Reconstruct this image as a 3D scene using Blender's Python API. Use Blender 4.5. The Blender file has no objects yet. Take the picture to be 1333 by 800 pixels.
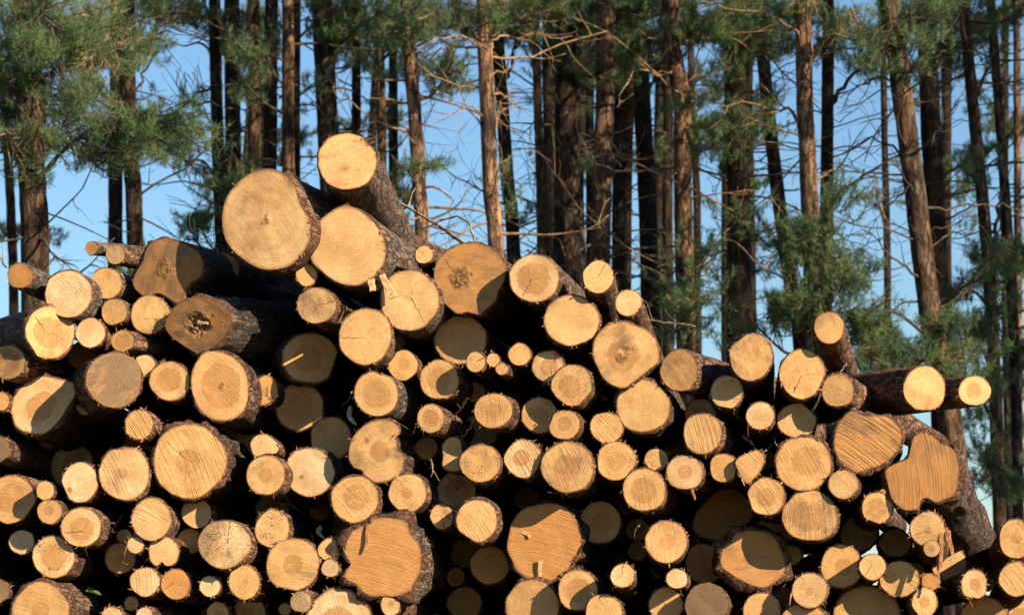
import bpy, math, random
import numpy as np
from mathutils import Vector, Matrix

# ------------------------------------------------------------------ camera
SC = bpy.context.scene
COL = SC.collection
R = math.radians
F_PX, PITCH = 3400.0, R(8.1)          # focal length in photo pixels (1333 wide), upward tilt
CAM = np.array([0.0, -12.1, 0.35])
cam_data = bpy.data.cameras.new('camera')
cam_data.sensor_width = 36.0
cam_data.lens = F_PX / 1333.0 * 36.0
cam_data.clip_start, cam_data.clip_end = 0.1, 3000.0
cam_data.dof.use_dof = True
cam_data.dof.focus_distance = 12.2
cam_data.dof.aperture_fstop = 6.0
cam = bpy.data.objects.new('camera', cam_data)
cam.location = CAM
cam.rotation_euler = (R(90) + PITCH, 0, 0)
COL.objects.link(cam)
SC.camera = cam

# ------------------------------------------------------------------ sky, sun, exposure
SUN_AZ, SUN_EL = R(50.0), R(27.0)      # azimuth to the right of straight-behind-the-camera
to_sun = Vector((math.sin(SUN_AZ) * math.cos(SUN_EL), -math.cos(SUN_AZ) * math.cos(SUN_EL), math.sin(SUN_EL)))
world = bpy.data.worlds.new('World')
SC.world = world
world.use_nodes = True
wn = world.node_tree
bg = wn.nodes['Background']
sky = wn.nodes.new('ShaderNodeTexSky')
sky.sky_type = 'NISHITA'
sky.sun_disc = False
sky.sun_elevation = SUN_EL
sky.sun_rotation = math.atan2(to_sun.x, to_sun.y)
sky.air_density, sky.dust_density, sky.ozone_density = 1.38, 0.0, 7.0
wn.links.new(sky.outputs[0], bg.inputs[0])
bg.inputs[1].default_value = 0.07
sun_data = bpy.data.lights.new('sun', 'SUN')
sun_data.energy = 5.0
sun_data.angle = R(0.5)
sun_data.color = (1.0, 0.83, 0.62)
sun = bpy.data.objects.new('sun', sun_data)
sun.rotation_euler = to_sun.to_track_quat('Z', 'Y').to_euler()
sun.location = (20, -20, 20)
COL.objects.link(sun)
SC.view_settings.view_transform = 'Standard'
SC.view_settings.look = 'None'
SC.view_settings.gamma = 1.0
SC.view_settings.exposure = 1.13
SC.cycles.max_bounces = 4
SC.cycles.diffuse_bounces = 3
SC.cycles.adaptive_threshold = 0.02
SC.cycles.transparent_max_bounces = 4

# ------------------------------------------------------------------ helpers
RNG = np.random.default_rng(7)
rnd = random.Random(11)
CP, SP = math.cos(PITCH), math.sin(PITCH)

def ray(u, v):
    x, y = (u - 666.5) / F_PX, (400.0 - v) / F_PX
    return np.stack([x + 0 * y, CP - y * SP + 0 * x, SP + y * CP + 0 * x], -1)

def hit_plane(u, v, p0, n):
    d = ray(np.asarray(u, float), np.asarray(v, float))
    t = ((p0 - CAM) @ n) / (d @ n)
    return CAM + d * np.asarray(t)[..., None]

def at_dist(u, v, D):                    # the point seen at a pixel, D metres in front of the camera
    d = ray(float(u), float(v))
    return CAM + d * (D / d[1])

def _h(i, j, k):
    n = (i * 374761393 + j * 668265263 + k * 1274126177) & 0xffffffff
    n = ((n ^ (n >> 13)) * 1274126177) & 0xffffffff
    return ((n ^ (n >> 16)) & 0xffff) / 65535.0

def vnoise(p):                           # smooth value noise, 0..1, vectorised
    p = np.asarray(p, float)
    i = np.floor(p).astype(np.int64)
    f = p - i
    f = f * f * (3 - 2 * f)
    x, y, z = i[..., 0], i[..., 1], i[..., 2]
    fx, fy, fz = f[..., 0], f[..., 1], f[..., 2]
    def L(a, b, t): return a + (b - a) * t
    return L(L(L(_h(x, y, z), _h(x + 1, y, z), fx), L(_h(x, y + 1, z), _h(x + 1, y + 1, z), fx), fy),
             L(L(_h(x, y, z + 1), _h(x + 1, y, z + 1), fx), L(_h(x, y + 1, z + 1), _h(x + 1, y + 1, z + 1), fx), fy), fz)

def fbm(p, o=3):
    s, a, t = 0, 1.0, 0
    p = np.asarray(p, float)
    for k in range(o):
        s = s + a * vnoise(p + 17.3 * k); t += a; a *= .5; p = p * 2.03
    return s / t

def mesh(name, v, f, mat=None, smooth=True, attrs=None):
    me = bpy.data.meshes.new(name)
    v = np.asarray(v, np.float32)
    if isinstance(f, np.ndarray):
        nf, k = f.shape
        me.vertices.add(len(v)); me.vertices.foreach_set('co', v.ravel())
        me.loops.add(nf * k); me.loops.foreach_set('vertex_index', f.astype(np.int32).ravel())
        me.polygons.add(nf)
        me.polygons.foreach_set('loop_start', np.arange(0, nf * k, k, dtype=np.int32))
    else:
        me.from_pydata(v.tolist(), [], f)
    if attrs:
        for an, (kind, data) in attrs.items():
            a = me.attributes.new(an, kind, 'POINT')
            a.data.foreach_set('vector' if kind == 'FLOAT_VECTOR' else 'value', np.asarray(data, np.float32).ravel())
    me.update(calc_edges=True)
    me.polygons.foreach_set('use_smooth', np.full(len(me.polygons), smooth))
    if mat: me.materials.append(mat)
    return me

def obj(name, me, parent=None, loc=None):
    o = bpy.data.objects.new(name, me)
    COL.objects.link(o)
    if parent is not None: o.parent = parent
    if loc is not None: o.location = loc
    return o

def tag(o, label=None, cat=None, group=None, kind=None):
    if label: o['label'] = label
    if cat: o['category'] = cat
    if group: o['group'] = group
    if kind: o['kind'] = kind
    return o

def tube_arrays(pts, rad, n=6, rough=0.0, seed=0.0, cap=True):
    pts = np.asarray(pts, float); rad = np.asarray(rad, float)
    m = len(pts)
    t = np.gradient(pts, axis=0); t /= np.linalg.norm(t, axis=1)[:, None] + 1e-9
    up = np.array([0, 0, 1.0]) if abs(t[0, 2]) < .9 else np.array([1.0, 0, 0])
    a = np.cross(t, up); a /= np.linalg.norm(a, axis=1)[:, None] + 1e-9
    b = np.cross(t, a)
    th = np.linspace(0, 2 * math.pi, n, endpoint=False)
    ring = a[:, None, :] * np.cos(th)[None, :, None] + b[:, None, :] * np.sin(th)[None, :, None]
    rr = np.repeat(rad[:, None], n, 1)
    if rough:
        q = pts[:, None, :] + ring * rad[:, None, None]
        rr = rr * (1 + rough * (fbm(q * 9 + seed, 3) - .5) * 2)
    v = (pts[:, None, :] + ring * rr[:, :, None]).reshape(-1, 3)
    i = np.arange(m - 1)[:, None] * n; j = np.arange(n)[None, :]; k = (j + 1) % n
    f = np.stack([i + j, i + k, i + n + k, i + n + j], -1).reshape(-1, 4)
    if cap and n == 4:
        f = np.vstack([f, [[(m - 1) * n + q for q in range(4)]]])
    return v, f

def join(parts):
    vs, fs, o = [], [], 0
    for v, f in parts:
        vs.append(v); fs.append(f + o); o += len(v)
    return np.vstack(vs), np.vstack(fs)

def spline(p, n):                        # Catmull-Rom resample of an open path
    p = np.asarray(p, float)
    q = np.vstack([2 * p[0] - p[1], p, 2 * p[-1] - p[-2]])
    t = np.linspace(0, len(p) - 1 - 1e-6, n); i = t.astype(int); s = (t - i)[:, None]
    a, b, c, d = q[i], q[i + 1], q[i + 2], q[i + 3]
    return .5 * (2 * b + (c - a) * s + (2 * a - 5 * b + 4 * c - d) * s ** 2 + (3 * b - a - 3 * c + d) * s ** 3)

def loop_spline(p, n):                   # closed smooth outline
    p = np.asarray(p, float); m = len(p)
    t = np.linspace(0, m, n, endpoint=False); i = t.astype(int); s = (t - i)[:, None]
    a, b, c, d = p[(i - 1) % m], p[i % m], p[(i + 1) % m], p[(i + 2) % m]
    return .5 * (2 * b + (c - a) * s + (2 * a - 5 * b + 4 * c - d) * s ** 2 + (3 * b - a - 3 * c + d) * s ** 3)

# ------------------------------------------------------------------ node helpers
class NT:
    def __init__(s, name):
        s.m = bpy.data.materials.new(name); s.m.use_nodes = True
        s.t = s.m.node_tree; s.b = s.t.nodes['Principled BSDF']
    def n(s, t, **k):
        x = s.t.nodes.new(t)
        for a, b in k.items(): setattr(x, a, b)
        return x
    def put(s, sock, v):
        if isinstance(v, bpy.types.NodeSocket): s.t.links.new(v, sock)
        elif v is not None: sock.default_value = v
    def m_(s, op, a, b=None, c=None, clamp=False):
        x = s.n('ShaderNodeMath', operation=op, use_clamp=clamp)
        for i, q in enumerate((a, b, c)): s.put(x.inputs[i], q)
        return x.outputs[0]
    def v_(s, op, a, b=None, out=0):
        x = s.n('ShaderNodeVectorMath', operation=op)
        s.put(x.inputs[0], a)
        if op == 'SCALE': s.put(x.inputs[3], b)
        else: s.put(x.inputs[1], b)
        return x.outputs[out]
    def obj_attr(s, name):
        return s.n('ShaderNodeAttribute', attribute_type='OBJECT', attribute_name=name).outputs['Fac']
    def noise(s, vec, scale, detail=3, rough=.55, out=0):
        x = s.n('ShaderNodeTexNoise'); s.put(x.inputs['Vector'], vec)
        x.inputs['Scale'].default_value = scale; x.inputs['Detail'].default_value = detail; x.inputs['Roughness'].default_value = rough
        return x.outputs[out]
    def ss(s, v, lo, hi, a=0.0, b=1.0):
        x = s.n('ShaderNodeMapRange', interpolation_type='SMOOTHSTEP')
        s.put(x.inputs[0], v); s.put(x.inputs[1], lo); s.put(x.inputs[2], hi); s.put(x.inputs[3], a); s.put(x.inputs[4], b)
        return x.outputs[0]
    def mix(s, f, a, b, mode='MIX'):
        x = s.n('ShaderNodeMix', data_type='RGBA', blend_type=mode)
        s.put(x.inputs[0], f)
        for i, q in ((6, a), (7, b)):
            s.put(x.inputs[i], (*q, 1) if isinstance(q, tuple) and len(q) == 3 else q)
        return x.outputs[2]
    def xyz(s, v):
        x = s.n('ShaderNodeSeparateXYZ'); s.put(x.inputs[0], v); return x.outputs
    def vec(s, x, y, z):
        q = s.n('ShaderNodeCombineXYZ')
        for i, a in enumerate((x, y, z)): s.put(q.inputs[i], a)
        return q.outputs[0]
    def bump(s, h, strength, dist=.01):
        x = s.n('ShaderNodeBump'); s.put(x.inputs['Height'], h)
        x.inputs['Strength'].default_value = strength; x.inputs['Distance'].default_value = dist
        s.t.links.new(x.outputs[0], s.b.inputs['Normal'])
    def done(s, col, rough=.8, spec=.25):
        s.put(s.b.inputs['Base Color'], (*col, 1) if isinstance(col, tuple) else col)
        s.put(s.b.inputs['Roughness'], rough)
        s.b.inputs['Specular IOR Level'].default_value = spec
        return s.m

def make_wood():
    s = NT('cut_wood')
    w = s.n('ShaderNodeAttribute', attribute_type='GEOMETRY', attribute_name='wood').outputs['Vector']
    x, y, rim = s.xyz(w)
    seed = s.obj_attr('seed')
    off = s.v_('SCALE', s.vec(13.7, 7.1, 3.3), seed)
    p = s.v_('ADD', s.vec(x, y, 0.0), off)
    r = s.v_('LENGTH', s.vec(x, y, 0.0), out=1)
    tone = s.obj_attr('tone')
    n_low = s.noise(p, 7.0, 3); n_mid = s.noise(p, 28.0, 4); n_fine = s.noise(p, 170.0, 3, .65)
    base = s.mix(s.ss(tone, -1.0, 0.0), (0.68, 0.50, 0.27), (0.62, 0.365, 0.135))
    base = s.mix(s.ss(tone, 0.0, 1.0), base, (0.46, 0.205, 0.055))
    base = s.mix(s.ss(tone, 1.0, 2.0), base, (0.33, 0.125, 0.035))
    base = s.mix(s.ss(n_low, .35, .65, 0.0, .6), base, (0.47, 0.225, 0.07))
    base = s.mix(s.ss(n_mid, .4, .75, 0.0, s.ss(tone, .4, 1.4, .26, .06)), base, (0.70, 0.50, 0.26))
    # heartwood
    d = s.v_('NORMALIZE', s.vec(x, y, 0.0))
    ang = s.noise(s.v_('ADD', s.v_('SCALE', d, 1.7), off), 2.2, 3, .7)
    heart = s.obj_attr('heart')
    hr = s.m_('ADD', rim, s.m_('MULTIPLY', s.m_('SUBTRACT', ang, .5), s.m_('MULTIPLY', heart, .42)))
    dh = s.m_('SUBTRACT', heart, hr)
    hm = s.ss(dh, -.012, .02)
    base = s.mix(s.m_('MULTIPLY', hm, .8), base, s.mix(n_low, (0.33, 0.145, 0.04), (0.47, 0.23, 0.075)))
    edge = s.ss(s.m_('ABSOLUTE', dh), .0, .03, .55, 0.0)
    base = s.mix(s.m_('MULTIPLY', edge, s.ss(heart, .05, .15)), base, (0.34, 0.15, 0.05))
    # growth rings and rays
    rw = s.m_('ADD', r, s.m_('MULTIPLY', s.noise(p, 9.0, 2), .022))
    ring = s.m_('SINE', s.m_('MULTIPLY', rw, 640.0))
    ring2 = s.noise(s.vec(s.m_('ADD', rw, seed), 0.3, 0.7), 95.0, 3, .7)
    base = s.mix(s.ss(ring, .0, 1.0, 0.0, .2), base, (0.36, 0.18, 0.06))
    base = s.mix(s.ss(ring2, .42, .72, 0.0, .5), base, (0.42, 0.215, 0.075))
    rayn = s.noise(s.v_('ADD', s.v_('SCALE', d, 9.0), s.vec(s.m_('MULTIPLY', r, 6.0), seed, 0.0)), 3.0, 3, .7)
    base = s.mix(s.ss(rayn, .5, .75, 0.0, .45), base, (0.33, 0.17, 0.06))
    # saw marks
    sa = s.obj_attr('sawa'); saw = s.obj_attr('saw')
    ca, sn = s.m_('COSINE', sa), s.m_('SINE', sa)
    a = s.m_('ADD', s.m_('MULTIPLY', x, ca), s.m_('MULTIPLY', y, sn))
    b = s.m_('SUBTRACT', s.m_('MULTIPLY', y, ca), s.m_('MULTIPLY', x, sn))
    a = s.m_('ADD', a, s.m_('MULTIPLY', s.m_('MULTIPLY', b, b), .5))
    sv = s.vec(s.m_('ADD', s.m_('MULTIPLY', a, 150.0), seed), s.m_('MULTIPLY', b, 5.0), seed)
    sn1 = s.noise(sv, 1.0, 2, .6)
    base = s.mix(s.m_('MULTIPLY', s.ss(sn1, .5, .78), s.m_('MULTIPLY', saw, .78)), base, (0.30, 0.145, 0.045))
    base = s.mix(s.m_('MULTIPLY', s.ss(sn1, .5, .25), s.m_('MULTIPLY', saw, s.ss(tone, .4, 1.4, .2, .06))), base, (0.70, 0.48, 0.24))
    base = s.mix(s.ss(n_fine, .48, .75, 0.0, .5), base, (0.30, 0.15, 0.05))
    dk = s.ss(tone, .4, 1.4, 1.0, .12)
    base = s.mix(s.m_('MULTIPLY', dk, s.ss(n_fine, .48, .25, 0.0, .35)), base, (0.76, 0.57, 0.33))
    pat = s.noise(s.v_('ADD', p, (9.0, 4.0, 0.0)), 45.0, 4, .75)
    base = s.mix(s.ss(pat, .52, .72, 0.0, .36), base, (0.36, 0.165, 0.05))
    base = s.mix(s.m_('MULTIPLY', dk, s.ss(pat, .45, .28, 0.0, .3)), base, (0.78, 0.60, 0.37))
    # knots
    vo = s.n('ShaderNodeTexVoronoi', feature='F1'); s.put(vo.inputs['Vector'], p); vo.inputs['Scale'].default_value = 11.0
    kn = s.m_('MULTIPLY', s.ss(vo.outputs['Distance'], .17, .12), s.m_('GREATER_THAN', s.xyz(vo.outputs['Color'])[0], s.m_('SUBTRACT', 1.0, s.obj_attr('knot'))))
    base = s.mix(s.m_('MULTIPLY', kn, .75), base, (0.27, 0.13, 0.055))
    # grey weathering, mould specks
    grey = s.obj_attr('grey')
    gs = s.vec(s.m_('MULTIPLY', a, 1.0), s.m_('MULTIPLY', b, .45), seed)
    gn = s.m_('ADD', s.m_('MULTIPLY', s.noise(gs, 15.0, 6, .72), .65), s.m_('MULTIPLY', n_low, .35))
    gm = s.ss(s.m_('ADD', gn, s.m_('MULTIPLY', grey, .34)), .56, .82)
    gm = s.m_('MULTIPLY', gm, s.ss(grey, 0.0, .25))
    base = s.mix(s.m_('MULTIPLY', gm, .86), base, s.mix(n_fine, (0.05, 0.036, 0.026), (0.19, 0.125, 0.072)))
    spk = s.noise(s.v_('ADD', p, (1.7, 8.2, 0.0)), 150.0, 3, .6)
    spm = s.m_('MULTIPLY', s.ss(s.m_('ADD', spk, s.m_('MULTIPLY', s.noise(p, 11.0, 2), .42)), .80, .85), s.ss(s.obj_attr('speck'), 0.0, .8))
    base = s.mix(s.m_('MULTIPLY', spm, .85), base, (0.045, 0.038, 0.034))
    # decayed core
    rot = s.obj_attr('rot')
    rn = s.noise(p, 24.0, 5, .7)
    rm = s.ss(s.m_('ADD', s.m_('SUBTRACT', rot, rim), s.m_('MULTIPLY', s.m_('SUBTRACT', rn, .5), .7)), -.05, .12)
    rm = s.m_('MULTIPLY', rm, s.ss(rot, 0.01, .08))
    base = s.mix(s.m_('MULTIPLY', rm, .9), base, s.mix(s.ss(s.noise(p, 60.0, 4, .7), .35, .65), (0.06, 0.03, 0.014), (0.36, 0.19, 0.065)))
    # drying crack from the pith outwards
    ck = s.obj_attr('crack')
    ang0 = s.m_('MULTIPLY', seed, 37.0)
    cc, cs = s.m_('COSINE', ang0), s.m_('SINE', ang0)
    al = s.m_('ADD', s.m_('MULTIPLY', x, cc), s.m_('MULTIPLY', y, cs))
    ac = s.m_('ADD', s.m_('SUBTRACT', s.m_('MULTIPLY', y, cc), s.m_('MULTIPLY', x, cs)), s.m_('MULTIPLY', s.m_('SUBTRACT', s.noise(p, 30.0, 3), .5), .03))
    cm = s.m_('MULTIPLY', s.ss(s.m_('ABSOLUTE', ac), .0006, .0024, 1.0, 0.0), s.m_('MULTIPLY', s.ss(al, -.005, .01), s.ss(rim, .95, .8)))
    for da, reach in ((2.2, .62), (4.1, .5)):
        c2, s2 = s.m_('COSINE', s.m_('ADD', ang0, da)), s.m_('SINE', s.m_('ADD', ang0, da))
        al2 = s.m_('ADD', s.m_('MULTIPLY', x, c2), s.m_('MULTIPLY', y, s2))
        ac2 = s.m_('ADD', s.m_('SUBTRACT', s.m_('MULTIPLY', y, c2), s.m_('MULTIPLY', x, s2)), s.m_('MULTIPLY', s.m_('SUBTRACT', s.noise(p, 40.0, 3), .5), .02))
        cm = s.m_('MAXIMUM', cm, s.m_('MULTIPLY', s.m_('MULTIPLY', s.ss(s.m_('ABSOLUTE', ac2), .0002, .0013, .6, 0.0), s.ss(al2, .0, .02)), s.ss(rim, reach, reach - .15)))
    cm = s.m_('MULTIPLY', cm, ck)
    base = s.mix(s.m_('MULTIPLY', cm, .75), base, (0.07, 0.04, 0.018))
    # dirty rim under the bark
    rimn = s.m_('ADD', rim, s.m_('MULTIPLY', s.m_('SUBTRACT', pat, .5), .14))
    base = s.mix(s.ss(rimn, .93, 1.0, 0.0, .85), base, (0.24, 0.12, 0.05))
    h = s.m_('ADD', s.m_('MULTIPLY', sn1, s.m_('ADD', s.m_('MULTIPLY', saw, 1.0), .12)), s.m_('MULTIPLY', n_fine, .45))
    h = s.m_('SUBTRACT', h, s.m_('MULTIPLY', cm, 2.0))
    h = s.m_('ADD', h, s.m_('MULTIPLY', s.m_('MULTIPLY', rm, s.noise(p, 60.0, 4, .7)), 2.5))
    s.bump(h, .7, .006)
    return s.done(base, .78, .18)

def make_bark():
    s = NT('log_bark')
    co = s.n('ShaderNodeTexCoord').outputs['Object']
    p = s.v_('ADD', s.v_('MULTIPLY', co, (1.0, 1.0, .55)), s.v_('SCALE', s.vec(3.0, 5.0, 7.0), s.obj_attr('seed')))
    t = s.obj_attr('btype')
    n1 = s.noise(p, 14.0, 5, .65); n2 = s.noise(p, 60.0, 4, .65); n3 = s.noise(p, 5.0, 3)
    vo = s.n('ShaderNodeTexVoronoi', feature='DISTANCE_TO_EDGE'); s.put(vo.inputs['Vector'], s.v_('ADD', p, s.v_('SCALE', s.noise(p, 20.0, 3, out=1), .05)))
    vo.inputs['Scale'].default_value = 34.0
    rid = s.m_('ABSOLUTE', s.m_('SUBTRACT', s.noise(s.v_('MULTIPLY', p, (1.0, 1.0, .45)), 26.0, 5, .7), .5))
    crack = s.m_('MAXIMUM', s.ss(rid, 0.0, .05, 1.0, 0.0), s.ss(vo.outputs[0], 0.0, .10, .45, 0.0))
    grey = s.mix(n1, (0.065, 0.05, 0.04), (0.27, 0.22, 0.175))
    red = s.mix(s.ss(n1, .35, .65), (0.085, 0.045, 0.03), (0.33, 0.165, 0.085))
    dark = s.mix(n1, (0.04, 0.03, 0.025), (0.15, 0.115, 0.095))
    c = s.mix(s.ss(t, 0.0, .5), grey, red)
    c = s.mix(s.ss(t, .5, 1.0), c, dark)
    lich = s.m_('MULTIPLY', s.ss(s.noise(p, 22.0, 5, .7), .52, .62), s.obj_attr('lichen'))
    c = s.mix(s.m_('MULTIPLY', lich, .8), c, s.mix(n2, (0.10, 0.115, 0.05), (0.29, 0.29, 0.20)))
    c = s.mix(s.ss(n3, .48, .62, 0.0, .55), c, s.mix(n2, (0.12, 0.075, 0.055), (0.36, 0.22, 0.15)))
    scr = s.noise(s.v_('MULTIPLY', p, (1.0, 1.0, .18)), 22.0, 4, .7)
    c = s.mix(s.ss(scr, .62, .68, 0.0, .75), c, (0.40, 0.20, 0.085))
    c = s.mix(s.m_('MULTIPLY', crack, .7), c, (0.03, 0.022, 0.018))
    c = s.mix(s.ss(n2, .55, .8, 0.0, .45), c, (0.30, 0.20, 0.14))
    fr = s.n('ShaderNodeAttribute', attribute_type='GEOMETRY', attribute_name='front').outputs['Fac']
    c = s.mix(s.m_('MULTIPLY', fr, .8), c, s.mix(n2, (0.10, 0.045, 0.028), (0.26, 0.125, 0.07)))
    s.bump(s.m_('SUBTRACT', s.m_('ADD', n1, s.m_('MULTIPLY', n2, .5)), s.m_('MULTIPLY', crack, .8)), 1.0, .02)
    return s.done(c, .9, .12)

def make_trunk_bark():
    s = NT('pine_trunk_bark')
    co = s.n('ShaderNodeTexCoord').outputs['Object']
    p = s.v_('ADD', s.v_('MULTIPLY', co, (1.0, 1.0, .42)), s.v_('SCALE', s.vec(3.0, 5.0, 7.0), s.obj_attr('seed')))
    n1 = s.noise(p, 7.0, 6, .7); n2 = s.noise(p, 34.0, 4, .7)
    rid = s.m_('ABSOLUTE', s.m_('SUBTRACT', s.noise(s.v_('MULTIPLY', p, (1.0, 1.0, .6)), 9.0, 5, .72), .5))
    crack = s.ss(rid, 0.0, .06, 1.0, 0.0)
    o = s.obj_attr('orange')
    c = s.mix(s.ss(n1, .3, .7), (0.009, 0.007, 0.006), (0.045, 0.031, 0.024))  # near-black base: shade on the dim trunks is put into their bark colour
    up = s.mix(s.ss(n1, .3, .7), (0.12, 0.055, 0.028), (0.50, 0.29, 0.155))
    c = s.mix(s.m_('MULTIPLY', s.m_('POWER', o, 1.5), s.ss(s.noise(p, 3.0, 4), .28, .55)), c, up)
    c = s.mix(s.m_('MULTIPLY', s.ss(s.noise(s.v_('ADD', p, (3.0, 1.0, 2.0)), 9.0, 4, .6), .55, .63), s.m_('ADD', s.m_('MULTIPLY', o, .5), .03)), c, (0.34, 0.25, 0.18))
    c = s.mix(s.m_('MULTIPLY', crack, .7), c, (0.02, 0.014, 0.011))
    c = s.mix(s.m_('MULTIPLY', s.ss(s.noise(p, 5.0, 4, .6), .5, .64), s.obj_attr('lichen')), c, s.mix(n2, (0.045, 0.05, 0.024), (0.20, 0.185, 0.14)))
    s.bump(s.m_('SUBTRACT', s.m_('ADD', n1, s.m_('MULTIPLY', n2, .5)), s.m_('MULTIPLY', crack, .7)), 1.0, .035)
    return s.done(c, .92, .1)

def make_simple(name, a, b, scale, rough=.85, detail=4):
    s = NT(name)
    co = s.n('ShaderNodeTexCoord').outputs['Object']
    n = s.noise(co, scale, detail, .65)
    s.bump(n, .5, .01)
    return s.done(s.mix(s.ss(n, .3, .7), a, b), rough, .15)

def make_needles():
    s = NT('pine_needles')
    co = s.n('ShaderNodeTexCoord').outputs['Object']
    n = s.noise(co, 3.0, 3); k = s.noise(co, 40.0, 2)
    c = s.mix(s.ss(n, .35, .65), (0.04, 0.085, 0.036), (0.135, 0.20, 0.07))
    c = s.mix(s.ss(k, .45, .75, 0.0, .6), c, (0.22, 0.27, 0.11))
    m = s.done(c, .55, .3)
    tr = s.n('ShaderNodeBsdfTranslucent'); s.put(tr.inputs[0], c)
    mx = s.n('ShaderNodeMixShader'); mx.inputs[0].default_value = .3
    out = s.t.nodes['Material Output']
    s.t.links.new(s.b.outputs[0], mx.inputs[1]); s.t.links.new(tr.outputs[0], mx.inputs[2]); s.t.links.new(mx.outputs[0], out.inputs[0])
    return m

M_WOOD, M_BARK, M_TRUNK, M_NEEDLE = make_wood(), make_bark(), make_trunk_bark(), make_needles()
M_BRANCH = make_simple('branch_bark', (0.032, 0.024, 0.018), (0.115, 0.09, 0.06), 14)
M_BRANCH_WARM = make_simple('warm_branch_bark', (0.13, 0.08, 0.04), (0.36, 0.23, 0.13), 14)
M_SPL = make_simple('pale_wood_fibre', (0.36, 0.20, 0.08), (0.62, 0.42, 0.21), 60)
M_STRIP = make_simple('torn_bark', (0.15, 0.07, 0.035), (0.42, 0.19, 0.075), 40)
M_MOSS = make_simple('moss', (0.06, 0.07, 0.02), (0.19, 0.19, 0.075), 50)
M_LICHEN = make_simple('lichen', (0.16, 0.16, 0.10), (0.40, 0.39, 0.28), 50)
M_STICK = make_simple('dry_stick', (0.13, 0.085, 0.05), (0.36, 0.26, 0.16), 30)
M_GROUND = make_simple('forest_floor', (0.05, 0.04, 0.025), (0.13, 0.10, 0.055), 2.5, .95, 8)
M_LEAF = make_simple('dry_leaf', (0.20, 0.19, 0.13), (0.36, 0.33, 0.24), 25)
M_GREEN = make_simple('green_leaf', (0.05, 0.10, 0.035), (0.10, 0.17, 0.06), 25)

# ------------------------------------------------------------------ ground
g = 24
gx, gy = np.meshgrid(np.linspace(-700, 700, g), np.linspace(-300, 1600, g))
gv = np.stack([gx.ravel(), gy.ravel(), np.zeros(g * g)], 1)
gi = (np.arange(g - 1)[:, None] * g + np.arange(g - 1)[None, :]).ravel()
tag(obj('ground', mesh('ground', gv, np.stack([gi, gi + 1, gi + g + 1, gi + g], 1), M_GROUND)), kind='structure')
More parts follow.
